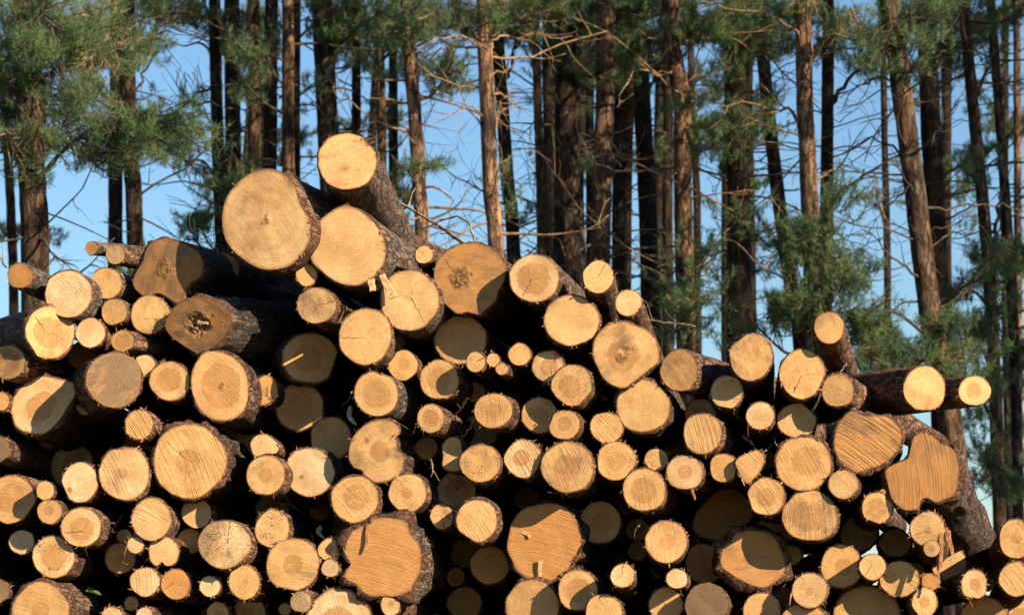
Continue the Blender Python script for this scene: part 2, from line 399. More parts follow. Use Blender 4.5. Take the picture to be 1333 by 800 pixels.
# ------------------------------------------------------------------ the log pile
# every log: where its cut end is seen (photo pixels), its half width and height there, how far it sits back in the pile (m), options, label
# y yaw, p pitch of the body; b bark (0 grey, .5 red, 1 dark); h heartwood, g grey, s specks, w saw marks, t tone, k knots, c crack, rot decay, hol hollow depth, th bark thickness, li lichen, fr frayed rim
D = dict
LOGS = [
 (26,359,17,16,-.05,D(b=0,li=.8,k=.5,y=18,p=-4),'small log with a knotty ridge, alone at the upper left tip of the pile'),
 (89,382,30,30,0,D(b=0,t=-.9,s=.5,li=.5),'pale speckled round log on the crest below the trunk at far left'),
 (138,368,20,20,.1,D(b=0,t=.1,g=.25,y=12),'small log with grey bark side and dark spots, left of the hollow heart-shaped log'),
 (119,323,8,8,.22,D(b=0,li=.8,y=20,p=6,h=.4),'thinnest pole lying on top of the pile at upper left'),
 (150,331,12.5,12.5,.2,D(b=.4,li=.3,y=18,p=4),'pole with pinkish bark resting on the upper left crest beside the thinnest pole'),
 (222,351,50,40,.1,D(y=13,p=3,b=1,t=1.8,g=.55,rot=.36,pi=(-.03,.05),c=0,poly=[(173,369),(176,357),(187,340),(190,327),(199,316),(214,311),(229,314),(244,319),(256,327),(263,339),(264,349),(260,360),(250,367),(244,373),(242,384),(240,389),(232,393),(223,390),(214,384),(205,381),(190,385),(179,379)]),'hollow heart-shaped log with weathered brown end, half in shade'),
 (148,406,17,17.5,.06,D(b=0,y=12,t=.1),'small round log with thick grey bark, below the small spotted log'),
 (64,432,33,33,-.03,D(y=-24,p=3,b=.8,h=.6,c=1,t=-.1),'round log with orange heartwood, its dark bark running off to the left edge'),
 (118,433,19,19,0,D(t=-1,b=.5,w=.3),'small very pale log beside the log with orange heartwood at left'),
 (160,444,14,14,0,D(b=.5,h=.7,y=20,fr=1,t=.2),'little log with torn bark hanging below it, above the big weathered tan log'),
 (195,410,25,25,.1,D(g=.45,s=.5,b=0,t=.1),'log with grey blotched end wedged under the hollow heart-shaped log'),
 (258,422,43,36,.03,D(y=22,p=4,b=1,g=.5,rot=.42,hol=.02,t=1.5,c=0,li=.6,poly=[(215,421),(222,405),(240,391),(258,386),(278,390),(294,401),(302,413),(298,428),(286,445),(270,455),(256,459),(243,452),(228,442),(218,432)]),'oval log with crumbling rotten core under the hollow heart-shaped log'),
 (10,471,23,22,-.03,D(y=18,h=.72,b=.5,li=.4,t=-.1),'log cut by the left edge, just below the log with orange heartwood'),
 (149,495,37,36,-.02,D(y=-20,b=.8,g=.85,t=.35),'large weathered tan log with grey smears, left of the pale-rimmed log'),
 (188,476,14,14,.05,D(t=-.9,k=.6,b=.5,fr=.8),'small pale log peeping from behind the large weathered tan log'),
 (57,527,42,37,.12,D(b=.9,h=.5,th=.012,poly=[(14,528),(21,512),(34,498),(52,489),(78,493),(99,501),(97,515),(87,531),(75,549),(57,564),(38,563),(22,556),(17,543)]),'big slanting lobed log at left, crossed by a diagonal shadow'),
 (111,528,12,12,.2,D(b=1,t=0),'stubby shaded log end squeezed under the large weathered tan log'),
 (181,553,19,19,0,D(b=.5,w=1.3,sa=.6,fr=2.2,t=.15,g=.1,k=.3),'small ragged log with orange bark shreds all round its rim'),
 (221,496,26,25,0,D(h=.62,b=.5,t=-.2),'pale-rimmed round log with orange heart, below the oval rotten log'),
 (286,501,37,46,.02,D(b=.8,h=.66,rot=.08,th=.01,t=.15,poly=[(262,462),(275,456),(292,459),(308,468),(319,482),(323,500),(322,522),(316,536),(303,545),(287,547),(272,543),(258,530),(250,508),(250,484)]),'tall oval log with blotchy orange heart and dark bark'),
 (343,508,19,20,.26,D(h=.3,b=.5),'small shaded log just right of the tall oval orange log'),
 (404,465,35,32,.3,D(y=-14,b=.8,h=.55),'shaded log with one thin sunlit sliver, under the log with two knots'),
 (390,529,31,31,.34,D(h=.55,b=.5,k=.25),'dim shaded round log with a sunlit lower corner, below the sliver-lit log'),
 (430,571,26,28,.26,D(b=.5,k=.3,t=.2),'shaded lumpy log with sunlit left edge, left of the notched log'),
 (247,599,48,48,-.04,D(w=.75,sa=.45,h=.32,b=.9,th=.013,c=1,li=.5,t=.05),'largest round saw-striped log in the lower left part of the pile'),
 (162,615,33,35,0,D(w=.7,sa=.45,h=.2,b=.8,th=.009),'saw-striped round log immediately left of the largest saw-striped one'),
 (104,627,24,25,-.02,D(t=-.9,k=.8,b=.5),'pale log with several round knots, left of two saw-striped logs'),
 (14,651,32,31,.09,D(h=.6,b=.5,t=.15,w=.4,sa=1.5),'large log at left edge with a small round shadow on its lower right'),
 (-2,585,15,16,.05,D(g=1,b=.5),'grey log end cut by left edge with bright orange bark'),
 (1,522,12,12,.05,D(b=.5,fr=2,t=.3),'splintered log tip at left edge beside the slanting lobed log'),
 (58.5,638,12,12.5,-.05,D(b=.5),'upper of two stacked small logs at left edge'),
 (64,666,16,16,-.06,D(b=.5,h=.42,y=12),'lower of two stacked small logs at left edge'),
 (105,686,26,25,-.03,D(h=.6,b=.5,w=.3,sa=1.4,fr=1),'round log with pointed top and faint ring, below the pale knotty log'),
 (28.5,705,16,16,.06,D(t=-.6,b=.5),'small log with a dark shadow cap, under the large log at left edge'),
 (70.5,725,27.5,27.5,-.07,D(s=1,t=-.4,h=.6,b=.6),'log peppered with black specks, lower left'),
 (197,675,27,27,-.02,D(w=.9,sa=1.1,t=-.3,b=.2,fr=.8),'pale log with slanted saw lines, below the two saw-striped logs'),
 (256,667,19,19,.12,D(b=.5,t=-.3),'log half shaded beneath the largest saw-striped log'),
 (162,698,9.5,9.5,.16,D(b=.5,h=.3),'tiny shaded log left of the pale log with slanted saw lines'),
 (176,709,11,11,0,D(t=-.8,fr=1.6,b=.5,s=.3),'tiny rough pale log below the pale log with slanted saw lines'),
 (157,726,19.5,20,.12,D(h=.35,b=.5),'shaded log with a bright lower edge, beneath two tiny logs'),
 (212.5,718,20,20,-.02,D(b=.5,t=-.4,fr=1,poly=[(194,712),(199,703),(208,698),(219,699),(227,704),(232,712),(232,724),(226,734),(217,736),(211,731),(204,736),(196,729)]),'cream log split from below into two lobes'),
 (247,704,17,17,.2,D(b=.5),'shaded log with two sunlit flecks between the split cream log and the cracked speckled log'),
 (292,708,35,30,-.04,D(s=1.1,k=.7,c=1,t=-.5,b=.4),'wide cream log with black specks and a jagged crack'),
 (355,688,23,24,0,D(s=.9,k=.5,t=-.2,b=.3),'black-speckled log with a lower knot, right of the wide cracked cream log'),
 (189,756.5,19,19,0,D(w=.8,sa=.1,t=-.5,k=.5,b=.5,fr=.6),'pale upright-striped log with brown dots, low in the pile'),
 (229,760,19.5,19.5,0,D(w=.3,sa=.4,b=.5,fr=.8),'tan log right beside the pale upright-striped log with brown dots'),
 (273,763,13,13.5,0,D(t=-.6,b=.5),'small pale log between the tan log and the yellow ringed log at the bottom'),
 (318,757,21,22,-.02,D(h=.22,b=.5,fr=1.6,t=-.1),'yellow log with fine rings and ragged orange bark on its right'),
 (381,735,35,35,-.03,D(h=.36,w=.4,sa=1.5,t=-.1,b=.8,th=.006),'large round log with smooth rings, left of two tiny stacked logs'),
 (429,715,15,14,0,D(h=.4,b=.5,fr=.6,k=.3),'upper of two tiny stacked logs beside the star-hearted lobed log'),
 (430,739,11.5,11.5,-.02,D(t=-.9,b=.2,fr=1.4,y=14),'lower of two tiny stacked logs beside the star-hearted lobed log'),
 (392,783,14,14,-.04,D(t=-.7,b=.5,y=20,p=4),'small pale log with fuzzy rim resting on the half-cut log at the bottom edge'),
 (439,812,45,44,-.02,D(h=.5,b=.6,w=.3,sa=.2),'broad log at the bottom edge with starry orange heart'),
 (500,724,53,52,-.03,D(h=.26,t=1.15,c=0,b=.9,th=.024,w=.6,sa=1.35,li=.8,fr=.5,poly=[(452,703),(458,692),(468,686),(482,681),(487,674),(500,673),(517,674),(530,680),(534,694),(545,706),(548,722),(547,742),(540,757),(532,769),(517,775),(500,775),(484,775),(472,769),(464,760),(450,753),(449,746),(456,734),(454,727),(449,718)]),'large lobed golden log with star-shaped heart and shaggy lichened bark'),
 (508,787,12.5,14,-.08,D(t=-.5,h=.35,b=.5),'small upright-oval log below the star-hearted lobed log'),
 (171,785,9,9,.12,D(h=.3,b=.5),'tiny shaded log at the bottom beneath the pale upright-striped log'),
 (188,800,10.5,10,-.02,D(t=-.5,b=.5,fr=1.2),'tiny log cut by the bottom edge near the lower left corner'),
 (52,793,37,38,-.04,D(h=.3,w=.35,sa=1.3,b=.7,th=.014,y=10,t=.1),'big log at bottom left corner with thick rough bark on its right'),
 (-3,769,15,15,0,D(g=.9,b=.5),'grey-streaked log cut by the left edge above the big corner log'),
 (283,798,14.5,15,.12,D(h=.4,b=.5),'shaded log at the bottom edge below the small pale log'),
 (325,797,21,21,.3,D(h=.4,b=.5),'dark shaded log at the bottom edge below the yellow ringed log'),
 (146,802,14,13,0,D(t=-.5,b=.5,fr=2.5),'broken splintery stub at the bottom edge near the big corner log'),
 (371,792,8,8,.2,D(b=.5),'tiny dark log at the bottom edge left of the small fuzzy log'),
 (347,286,57,65,-.1,D(y=14,p=2,b=.6,th=.006,t=-.35,rot=.09,g=.22,pi=(-.01,.0),w=.1,poly=[(290,290),(292,268),(300,250),(312,236),(328,225),(344,221),(360,222),(374,230),(384,243),(388,258),(393,270),(402,283),(405,296),(403,312),(396,326),(384,341),(368,349),(350,351),(334,347),(318,338),(303,325),(293,308)]),'biggest log of the pile, round and creamy, high on the crest left of centre'),
 (453,209,38.5,38,-.08,D(b=.2,li=.7,t=-.25,y=4,p=-3.5,len=3.0),'topmost log of the whole pile, with a clean sunlit end'),
 (454,320,50,51,-.06,D(b=.1,li=.6,t=-.35,y=11,fr=.5,poly=[(404,325),(406,307),(414,291),(426,279),(441,270),(456,269),(472,276),(486,289),(497,304),(502,322),(501,338),(493,352),(480,364),(464,371),(448,370),(432,363),(418,352),(407,340)]),'large smooth cream log directly beneath the topmost log'),
 (399,358,14.5,14.5,0,D(b=.5,h=.0,t=-.1),'small round log tucked under the gap between the two large crest logs'),
 (412,398,25,24,-.03,D(k=.8,b=.6,t=-.3,y=11,c=1),'log with two knots at its rim, under the large smooth cream log'),
 (476,437,34.5,36,-.02,D(b=.4,li=.9,c=1,t=0,y=8),'golden log with a wedge crack and green mossy bark, near the middle'),
 (534,391,38,41,-.01,D(b=.1,c=1,t=-.3,y=8),'pale round log holding a wooden wedge at its upper left'),
 (552,331,12,11.5,.05,D(b=.2,fr=.6,t=-.2),'tiny log on the crest between the cream log and the rotten-patched log'),
 (611,362,46,48,.04,D(b=.7,t=.6,g=.4,rot=.36,c=1,pi=(-.06,.02),th=.005,y=10,poly=[(565,363),(567,345),(576,331),(590,321),(607,316),(624,317),(640,324),(652,336),(658,350),(656,366),(648,381),(645,392),(634,402),(624,409),(608,406),(596,408),(583,399),(574,389),(567,378)]),'big log with dark rotten patch and winding crack, on the crest'),
 (600,442,34,32,.2,D(b=.1,li=.5,t=-.1),'log half in shadow beneath the big rotten-patched log'),
 (525,475,19,20,.16,D(h=.4,b=.5),'small log with shaded upper half, under the wedge-bearing log'),
 (572,494,25.5,25.5,.07,D(h=.58,b=.5,t=.15,w=.4,sa=.4,fr=.5),'round log with orange heart and curved shadow on its right, near centre'),
 (490,512,28.5,29,-.03,D(h=.62,b=0,li=.2,y=11,t=-.1),'log with pale rim and rough grey bark side, below the mossy golden log'),
 (490,587,36,43,0,D(h=.35,k=.3,b=.8,th=.008,t=-.15,poly=[(454,592),(456,577),(463,564),(475,553),(489,547),(504,546),(515,551),(520,560),(518,567),(512,566),(517,575),(517,586),(524,590),(526,602),(522,614),(512,622),(498,627),(484,626),(475,619),(472,612),(462,608),(456,601)]),'lumpy notched log left of centre, shaped like a bitten apple'),
 (561,544,18,18,-.06,D(h=.62,b=.4,fr=1.2,y=12,t=-.2),'small log with brown core and glossy torn bark, right of the pale-rimmed grey-barked log'),
 (555,583,14,14,.22,D(b=.5,fr=1.5),'small shaded log with orange fibres under the torn-barked log'),
 (588,594,17,22,.08,D(b=.5,k=.5,t=.05,poly=[(576,580),(582,571),(592,568),(599,574),(601,584),(604,596),(602,608),(594,613),(583,612),(576,606),(577,594)]),'narrow bell-shaped log wedged left of a grey-spotted log'),
 (625,602.5,26,24.5,-.03,D(g=.2,s=.6,h=.0,b=.5,fr=.6,t=.1),'tan log with grey mould along its lower edge, in the middle'),
 (681,597,24.5,24,.03,D(w=.9,sa=.55,h=.45,b=.5,fr=.6),'log with coarse diagonal saw grooves, right of the mould-edged tan log'),
 (595,638,25,25,.3,D(h=.62,c=1,b=.5),'dim log with flower-shaped heart, set back below the mould-edged tan log'),
 (575,672,15,17,.05,D(b=.5,t=-.2,c=1),'small log with shaded right edge, left of the round striped log below centre'),
 (621,677,27,27,-.03,D(w=.6,sa=.6,b=.7,t=-.2,fr=.7),'round striped log just left of the log with two pale splinters'),
 (531,641,25,25,0,D(w=.45,sa=.8,h=.3,b=.6,t=-.1,fr=.8),'round log directly below the bitten-apple log on its right'),
 (462,649,30,30,-.03,D(h=.55,w=.45,sa=.7,b=.7,t=.05),'round log directly below the bitten-apple log on its left'),
 (403,614,32,31.5,.06,D(k=.7,t=-.9,b=.5),'cream log with soft knots and a shadow bite on its right'),
 (346,618,25,26,-.03,D(h=.35,b=.5,t=-.2),'yellow log with small round heart, left of the cream log with soft knots'),
 (343,579,19,14.5,0,D(b=.5,t=-.6,fr=2,poly=[(326,578),(329,571),(336,566),(345,565),(354,570),(361,577),(363,586),(357,590),(345,590),(334,594),(329,590)]),'small broken chunk sitting on the yellow log with small round heart'),
 (308,575,27,27,.7,D(b=.8),'very dark recessed log right of the largest saw-striped log'),
 (637,735.5,25,25,.34,D(h=.45,b=.5),'dim shaded log with clear round heart, left below the log with two pale splinters'),
 (605,784,22,22,.8,D(b=.8),'nearly black recessed log at the bottom right of the star-hearted lobed log'),
 (709,707,48,51,.14,D(b=.9,th=.012,w=.7,sa=1.3,t=.7,c=0,h=.2,poly=[(661,712),(664,690),(672,672),(684,662),(700,657),(718,655),(733,659),(744,669),(754,682),(757,700),(754,716),(746,726),(740,738),(728,748),(714,757),(702,758),(688,752),(675,744),(667,730)]),'large log holding two pale splinters, lower middle, partly shaded'),
 (781,680,27.5,28.5,.26,D(h=.5,b=.4),'shaded log with one thin sun streak, right of the log with two pale splinters'),
 (693,787,34,34,.13,D(b=.8,t=.1,g=.1),'saddle-topped log at the bottom edge under the log with two pale splinters'),
 (753,768,26,26,-.03,D(h=.6,w=.2,b=.5,t=-.1,fr=.7),'round log with broad brown ring, bottom, right of the saddle-topped log'),
 (811,749,16,15,-.12,D(b=.4,li=.6,fr=1.2,t=-.5,y=5,p=-3),'small bright log jutting out in front of a black gap, near the bottom'),
 (786,796,24,23,-.04,D(w=.5,sa=.6,b=.5,t=-.1),'log at the bottom edge right of the log with broad brown ring'),
 (867,705,27.5,26.5,-.02,D(h=.38,b=.5,w=.3,sa=.1,t=-.2,k=.1),'pale log with small ringed heart, below the large-hearted log in the lower right'),
 (918,732,26,26,.32,D(h=.6,b=.6),'dim recessed log between the pale small-hearted log and the thick-barked golden log'),
 (881,753,14,12.5,-.04,D(t=-.9,b=.5,fr=1.2),'small cream log above the grey-black weathered log'),
 (867,787,22,23,.09,D(k=.4,b=.5,w=.3,sa=1.5),'log with scalloped shadows at the bottom edge, left of the grey-black log'),
 (919,786,27,28,-.02,D(g=1.35,b=.5,t=.3),'grey-black weathered log at the bottom edge'),
 (982,728,43,40,.1,D(b=.9,th=.022,t=1.2,c=0,h=.25,li=.8,poly=[(938,727),(943,711),(951,705),(958,695),(976,690),(996,692),(1009,700),(1016,714),(1022,730),(1019,748),(1008,757),(996,764),(980,761),(966,755),(950,745),(941,738)]),'thick-barked golden log half covered by a round shadow, lower right'),
 (941,670,39,34,.55,D(b=.8,poly=[(902,685),(906,668),(917,656),(926,646),(936,638),(955,636),(968,644),(978,662),(979,672),(970,688),(962,698),(946,704),(925,702),(910,696)]),'large black-brown shaded log recessed above the thick-barked golden log'),
 (992,795,25,25,.06,D(h=.2,t=.1,b=.4),'log at the bottom edge beneath the thick-barked golden log'),
 (1054,768,24,22,-.02,D(t=-.6,b=.6,fr=1.6,h=.25),'pale log with frayed left rim, low at right'),
 (1096,737,27,28,.1,D(h=.4,b=.5,t=.1),'log crossed by a slanting band of light, beside a small round log'),
 (1136,737,17,16.5,-.05,D(w=.6,sa=.5,t=-.4,b=.5,fr=.5,c=1),'small round striped log between two band-shadowed logs, lower right'),
 (1171,754,24.5,24.5,.06,D(w=.7,sa=.9,b=.4,t=-.1),'log with a dark diagonal shadow band across its stripes'),
 (1128,803,43,42,.2,D(b=.8,t=.2),'large dark log at the bottom edge below the small round striped log'),
 (1046,816,31,31,-.02,D(b=.9,th=.013,t=.3),'log barely rising over the bottom edge with thick curled bark'),
 (1055,671,35,33,-.04,D(g=.3,s=.4,w=.5,sa=.1,h=.6,k=.25,b=.4,y=9,t=-.1),'log with grey stain and a knot in its lower part, right side of pile'),
 (1098,630,20,18.5,-.06,D(b=.4,t=-.3,y=12),'small smooth log under the dirty triangular log'),
 (1142,661,20,20,-.04,D(h=.62,s=.3,b=.4,t=-.1),'small log with pale rim beside the big lobed log at the right end'),
 (1046,603,36.5,36,-.03,D(w=.55,sa=.5,h=.55,b=.9,th=.009,li=.5,t=.05),'large ringed log with thick grey bark, left of the dirty triangular log'),
 (1130,574,45,43,-.01,D(b=.9,th=.014,w=1.8,sa=.95,g=.42,t=1.1,c=0,fr=.4,poly=[(1086,574),(1090,555),(1100,541),(1111,535),(1124,541),(1142,541),(1158,543),(1168,552),(1174,566),(1170,582),(1160,595),(1147,604),(1132,609),(1116,614),(1104,609),(1094,600),(1088,588)]),'dirty triangular log with deep saw grooves and crusty bark'),
 (1037,547,25,22,.1,D(b=.3,t=-.3,fr=.6),'log half shaded from above, over the large ringed grey-barked log'),
 (1044,487,29.5,32,-.03,D(b=.6,th=.006,t=.0,c=1,k=.15),'egg-shaped log pointing down, beneath the highest log of the right part'),
 (1091,508,21,21,-.03,D(b=.4,th=.008,y=16,li=.4,fr=.6,h=.0),'log wrapped in layered pink-grey bark, right of the egg-shaped log'),
 (1079,426,20,21,-.1,D(b=.5,li=.5,y=10,p=-3,t=.1,fr=.6),'highest log on the right part of the pile, standing out against the sky'),
 (1204,506,27.5,30,.1,D(y=-13,p=4,b=.6,li=.5,t=-.2,len=3.0),'smooth bright log whose long dark side runs to the left, upper right end'),
 (1269,509,20,19.5,.14,D(y=-16,p=3,b=.6,h=.5,t=-.3,fr=.5,len=3.0),'small log jutting out furthest at the right end of the pile'),
 (1205,613,48,52,-.03,D(y=14,p=-5,b=.9,th=.014,t=1.5,w=.8,sa=.1,rot=.0,h=.45,c=0,poly=[(1153,614),(1160,606),(1172,601),(1182,596),(1186,580),(1191,567),(1203,562),(1212,564),(1220,572),(1228,578),(1240,582),(1247,598),(1248,615),(1246,634),(1240,645),(1228,650),(1218,653),(1208,648),(1199,650),(1195,662),(1182,664),(1170,659),(1161,648),(1156,631)]),'big lobed orange log with rugged dark bark at the right end'),
 (1208,688,23,23,-.06,D(h=.22,b=.5,c=1,fr=2,y=10,t=-.2,stub=1),'log with a small branch stub and hanging bark strips, below the big lobed log'),
 (1322,701,21,26,-.05,D(y=9,b=.5,h=.3,k=.3,fr=1,t=-.1),'round log with a small heart at the right edge, bark lit red'),
 (1323,753,22,22,-.02,D(y=9,w=.9,sa=.6,b=.5,k=.2),'diagonally striped log at the right edge, lower of two'),
 (1268,760,17,19,-.03,D(h=.42,b=.5,fr=1.6,t=-.4),'small log with a bark cap at the lower right'),
 (1280,808,32,32,.16,D(h=.4,b=.5),'shaded log at the bottom edge under the small bark-capped log'),
 (1204,784,16,19,-.05,D(h=.42,k=.5,t=-.3,b=.5),'yellow oval log at the bottom edge, right of the band-shadowed striped log'),
 (1211,757,12,11,.1,D(b=.4,fr=1.8),'small bark-covered log tip above the yellow oval log'),
 (695,361,33,31,-.03,D(h=.66,c=1,t=-.5,b=.2,y=9,w=.1),'crest log with dark spoke-like cracks in its heart'),
 (779,360,21,20.5,-.06,D(b=.5,li=1,c=1,t=-.2,y=5,p=-6,len=2.2),'small crest log with mossy bark, in front of the reddish trunk'),
 (818,394,17.5,17,-.02,D(b=.5,t=-.4,fr=.7,k=.3,y=8,p=-6,len=2.2),'small log at the stepped end of the crest, above the log with decayed pith'),
 (744,416,35.5,33,-.04,D(t=-.25,c=0,b=.5,w=.15),'bright smooth log below the crest log with spoke-like cracks'),
 (815,461,43.5,43.5,-.01,D(b=.2,rot=.2,h=.5,t=-.15,li=.6,th=.006,hol=.012,poly=[(772,455),(775,440),(785,427),(799,419),(815,418),(829,424),(843,430),(853,441),(858,456),(857,471),(846,480),(834,490),(822,499),(811,505),(797,501),(786,492),(778,478),(773,466)]),'log with dark ring-shaped decayed pith, beside the crest step'),
 (677,461,14.5,14.5,0,D(b=.5,t=.05,w=.3),'small log left of the log with a red paint mark'),
 (714,476,20,21,.02,D(h=.55,b=.5,c=1,t=-.3,red=1),'small log with a red paint mark at its upper rim'),
 (745,501,26.5,26.5,-.04,D(h=.58,b=.3,t=.1,y=11),'orange-hearted log with rough dark bark side, below the bright smooth log'),
 (837,528,34,35,-.03,D(t=-.25,b=.9,th=.011,li=.5,y=8,s=.2),'finely ringed large log with thick dark bark, under the log with decayed pith'),
 (642,534,24.5,23,-.04,D(h=.45,w=.45,sa=.1,b=.5,y=12,t=.05,fr=.6),'log with round brown heart and pink bark side, right of the stick'),
 (703,540,23,23,.05,D(h=.45,b=.5,t=.2),'log with two curved shadows, left of the small neat ringed log'),
 (735,552,20,19.5,-.05,D(h=.5,b=.4,t=.1,y=12),'small neat log with concentric heart rings, below the orange-hearted log'),
 (790,556,21.5,19.5,-.02,D(w=1,sa=.75,b=.5,t=.1),'small log with brown diagonal streaks, left of the finely ringed large log'),
 (739,608,34,33,-.03,D(w=.55,sa=.4,h=.5,b=.4,li=.9,t=-.1),'large pinkish striped log with mossy lower bark, below the small neat ringed log'),
 (802,600,25,24.5,-.02,D(h=.5,b=.5,t=.1,fr=.8),'golden log right of the large pinkish striped log'),
 (854,598,15.5,14.5,.03,D(b=.5,t=-.1,c=0),'small tan log tucked behind the large-hearted log'),
 (839,637,28.5,28,-.04,D(h=.6,w=.4,sa=.2,b=.4,t=-.1),'large-hearted log below the golden log, lower right of centre'),
 (891,615,24,22,-.02,D(t=-.8,h=.4,b=.5,fr=.8,y=10),'cream log with warm rings, right of the large-hearted log'),
 (941,609,16,17.5,-.01,D(b=.5,t=-.1,w=.3,sa=1.5,poly=[(926,599),(932,592),(943,591),(954,595),(957,605),(957,617),(952,624),(940,627),(929,622),(925,612)]),'small squarish log next to the broken jagged log'),
 (975,606,19,21,-.01,D(b=.5,w=.8,sa=.8,fr=1.5,t=-.2,poly=[(957,601),(964,594),(975,589),(986,586),(994,592),(994,602),(989,613),(983,620),(974,629),(966,622),(961,612)]),'broken jagged log with flapping bark'),
 (997,646,24,24,-.03,D(w=.7,sa=.6,h=.5,b=.5,t=-.05),'round diagonal-striped log below the broken jagged log'),
 (914,564,25.5,26,-.04,D(w=.9,sa=.25,b=.3,y=12,t=-.05,fr=.5),'log with near-vertical saw ridges, right of the finely ringed large log'),
 (912,538,20,20,.3,D(h=.5,b=.5),'dark log peeping over the log with near-vertical saw ridges'),
 (990,541,18.5,18,-.02,D(t=-.6,s=.4,b=.2,li=.5,fr=1),'small pale log with white splinters, amid a dark gap'),
 (946,510,21,22,-.02,D(s=.3,t=-.3,b=.2,li=.7,w=.1),'pale granular log below the log with a dark stained side'),
 (884,483,25.5,27,-.03,D(y=17,p=3,b=.4,li=.3,s=.3,t=.3,th=.006),'yellow-orange log whose flaky bark side runs off to the right'),
 (978,464,28.5,30,-.04,D(g=.35,b=.5,t=.05),'crest log with a dark stained right side'),
 (619,471,12,13,-.02,D(b=.2,t=-.2,c=1),'leftmost of three thin poles near the middle'),
 (642,468,8,9,-.03,D(b=.5,t=0),'upper right one of three thin poles near the middle'),
 (653,480,8,7.5,-.05,D(b=.3,t=-.2,li=.4),'lowest of three thin poles near the middle'),
 (623,563,24,23,.5,D(b=.8),'black recessed log behind the narrow bell-shaped log'),
 (617,510,14,13,.4,D(b=.8),'dark recessed log above the log with round brown heart'),
 (925,498,20,18,.45,D(b=.8),'black recessed log behind the pale granular log'),
 (108,463,20,18,.4,D(b=.8),'black recessed log above the large weathered tan log'),
 (1031,722,13,13,.35,D(b=.8),'small black recessed log right of the thick-barked golden log'),
 (1019,776,13,13,.35,D(b=.8),'small black recessed log left of the pale log with frayed left rim'),
 (1008,692,24,22,.5,D(b=.8),'black recessed log left of the grey-stained log on the right side'),
 (1118,694,24,22,.55,D(b=.8),'black recessed log below the small smooth log under the dirty triangular one'),
 (1165,706,20,18,.5,D(b=.8),'black recessed log left of the log with the small branch stub'),
 (290,350,22,22,.55,D(b=.5,y=10,p=5,li=.5),'red-barked log lying behind the hollow heart-shaped log'),
]
YAW0 = R(6.0)
AX0 = np.array([math.sin(YAW0), math.cos(YAW0), 0.0])
PILE0 = np.array([0.0, 0.0, 1.5])
CIRC = []                                # (a, b, r) in the pile's cross-section, for the packing of the logs further in
SIDE0 = np.array([AX0[1], -AX0[0], 0.0])

def frame(axis):                         # local x right, y up, z out of the cut end
    z = -axis
    x = np.cross(np.array([0, 0, 1.0]), z); x /= np.linalg.norm(x)
    return np.stack([x, np.cross(z, x), z], 1)

def strips(outl, cen, rmean, count, rng, lmin, lmax, wmin, wmax, fwd=.3, below=False):
    """thin frayed fibres rooted on the rim"""
    vs, fs, o = [], [], 0
    n = len(outl)
    hub = rng.integers(n, size=4)
    for _ in range(count):
        k = rng.integers(n) if rng.random() < .2 else int(rng.choice(hub) + rng.normal(0, n * .06)) % n
        if below and outl[k][1] > cen[1] + .3 * rmean: continue
        e = outl[k] - cen
        rad = np.array([*(e / np.linalg.norm(e)), 0.0])
        tan = np.array([-rad[1], rad[0], 0])
        ln = rng.uniform(lmin, lmax); w = rng.uniform(wmin, wmax)
        d = rad * rng.uniform(.25, 1) + tan * rng.normal(0, .6) + np.array([0, 0, rng.normal(fwd, .5)])
        d /= np.linalg.norm(d)
        p0 = np.array([*(cen + e * rng.uniform(.97, 1.03)), rng.uniform(-.012, .003)])
        droop = np.array([0, -1.0 if below else rng.normal(0, .5), 0]) * ln * .45
        p1 = p0 + d * ln * .5 + droop * .25
        p2 = p0 + d * ln + droop
        s = np.cross(d, rng.normal(size=3)); s /= np.linalg.norm(s) + 1e-9
        vs += [p0 - s * w, p0 + s * w, p1 + s * w * .8, p1 - s * w * .8, p2 + s * w * .25, p2 - s * w * .25]
        fs += [[o, o + 1, o + 2, o + 3], [o + 3, o + 2, o + 4, o + 5]]; o += 6
    return (np.array(vs), np.array(fs)) if vs else None

def tufty(cs, rng, n_each, size):        # moss or lichen: crowds of tiny leaf-like faces round given centres
    vs, fs = [], []
    cs = np.repeat(np.asarray(cs), n_each, 0)
    m = len(cs)
    c = cs + rng.normal(size=(m, 3)) * size
    d = rng.normal(size=(m, 3)); d /= np.linalg.norm(d, axis=1)[:, None]
    e = np.cross(d, rng.normal(size=(m, 3))); e /= np.linalg.norm(e, axis=1)[:, None]
    l = rng.uniform(.3, .8, (m, 1)) * size; w = l * .35
    v = np.stack([c - e * w, c + e * w, c + d * l], 1).reshape(-1, 3)
    return v, np.arange(3 * m).reshape(-1, 3)

ZS = np.array([0, -.006, -.018, -.04, -.07, -.11, -.16, -.22, -.30, -.40, -.52, -.68, -.9, -1.2, -1.6, -2.1, -2.7, -1e9])

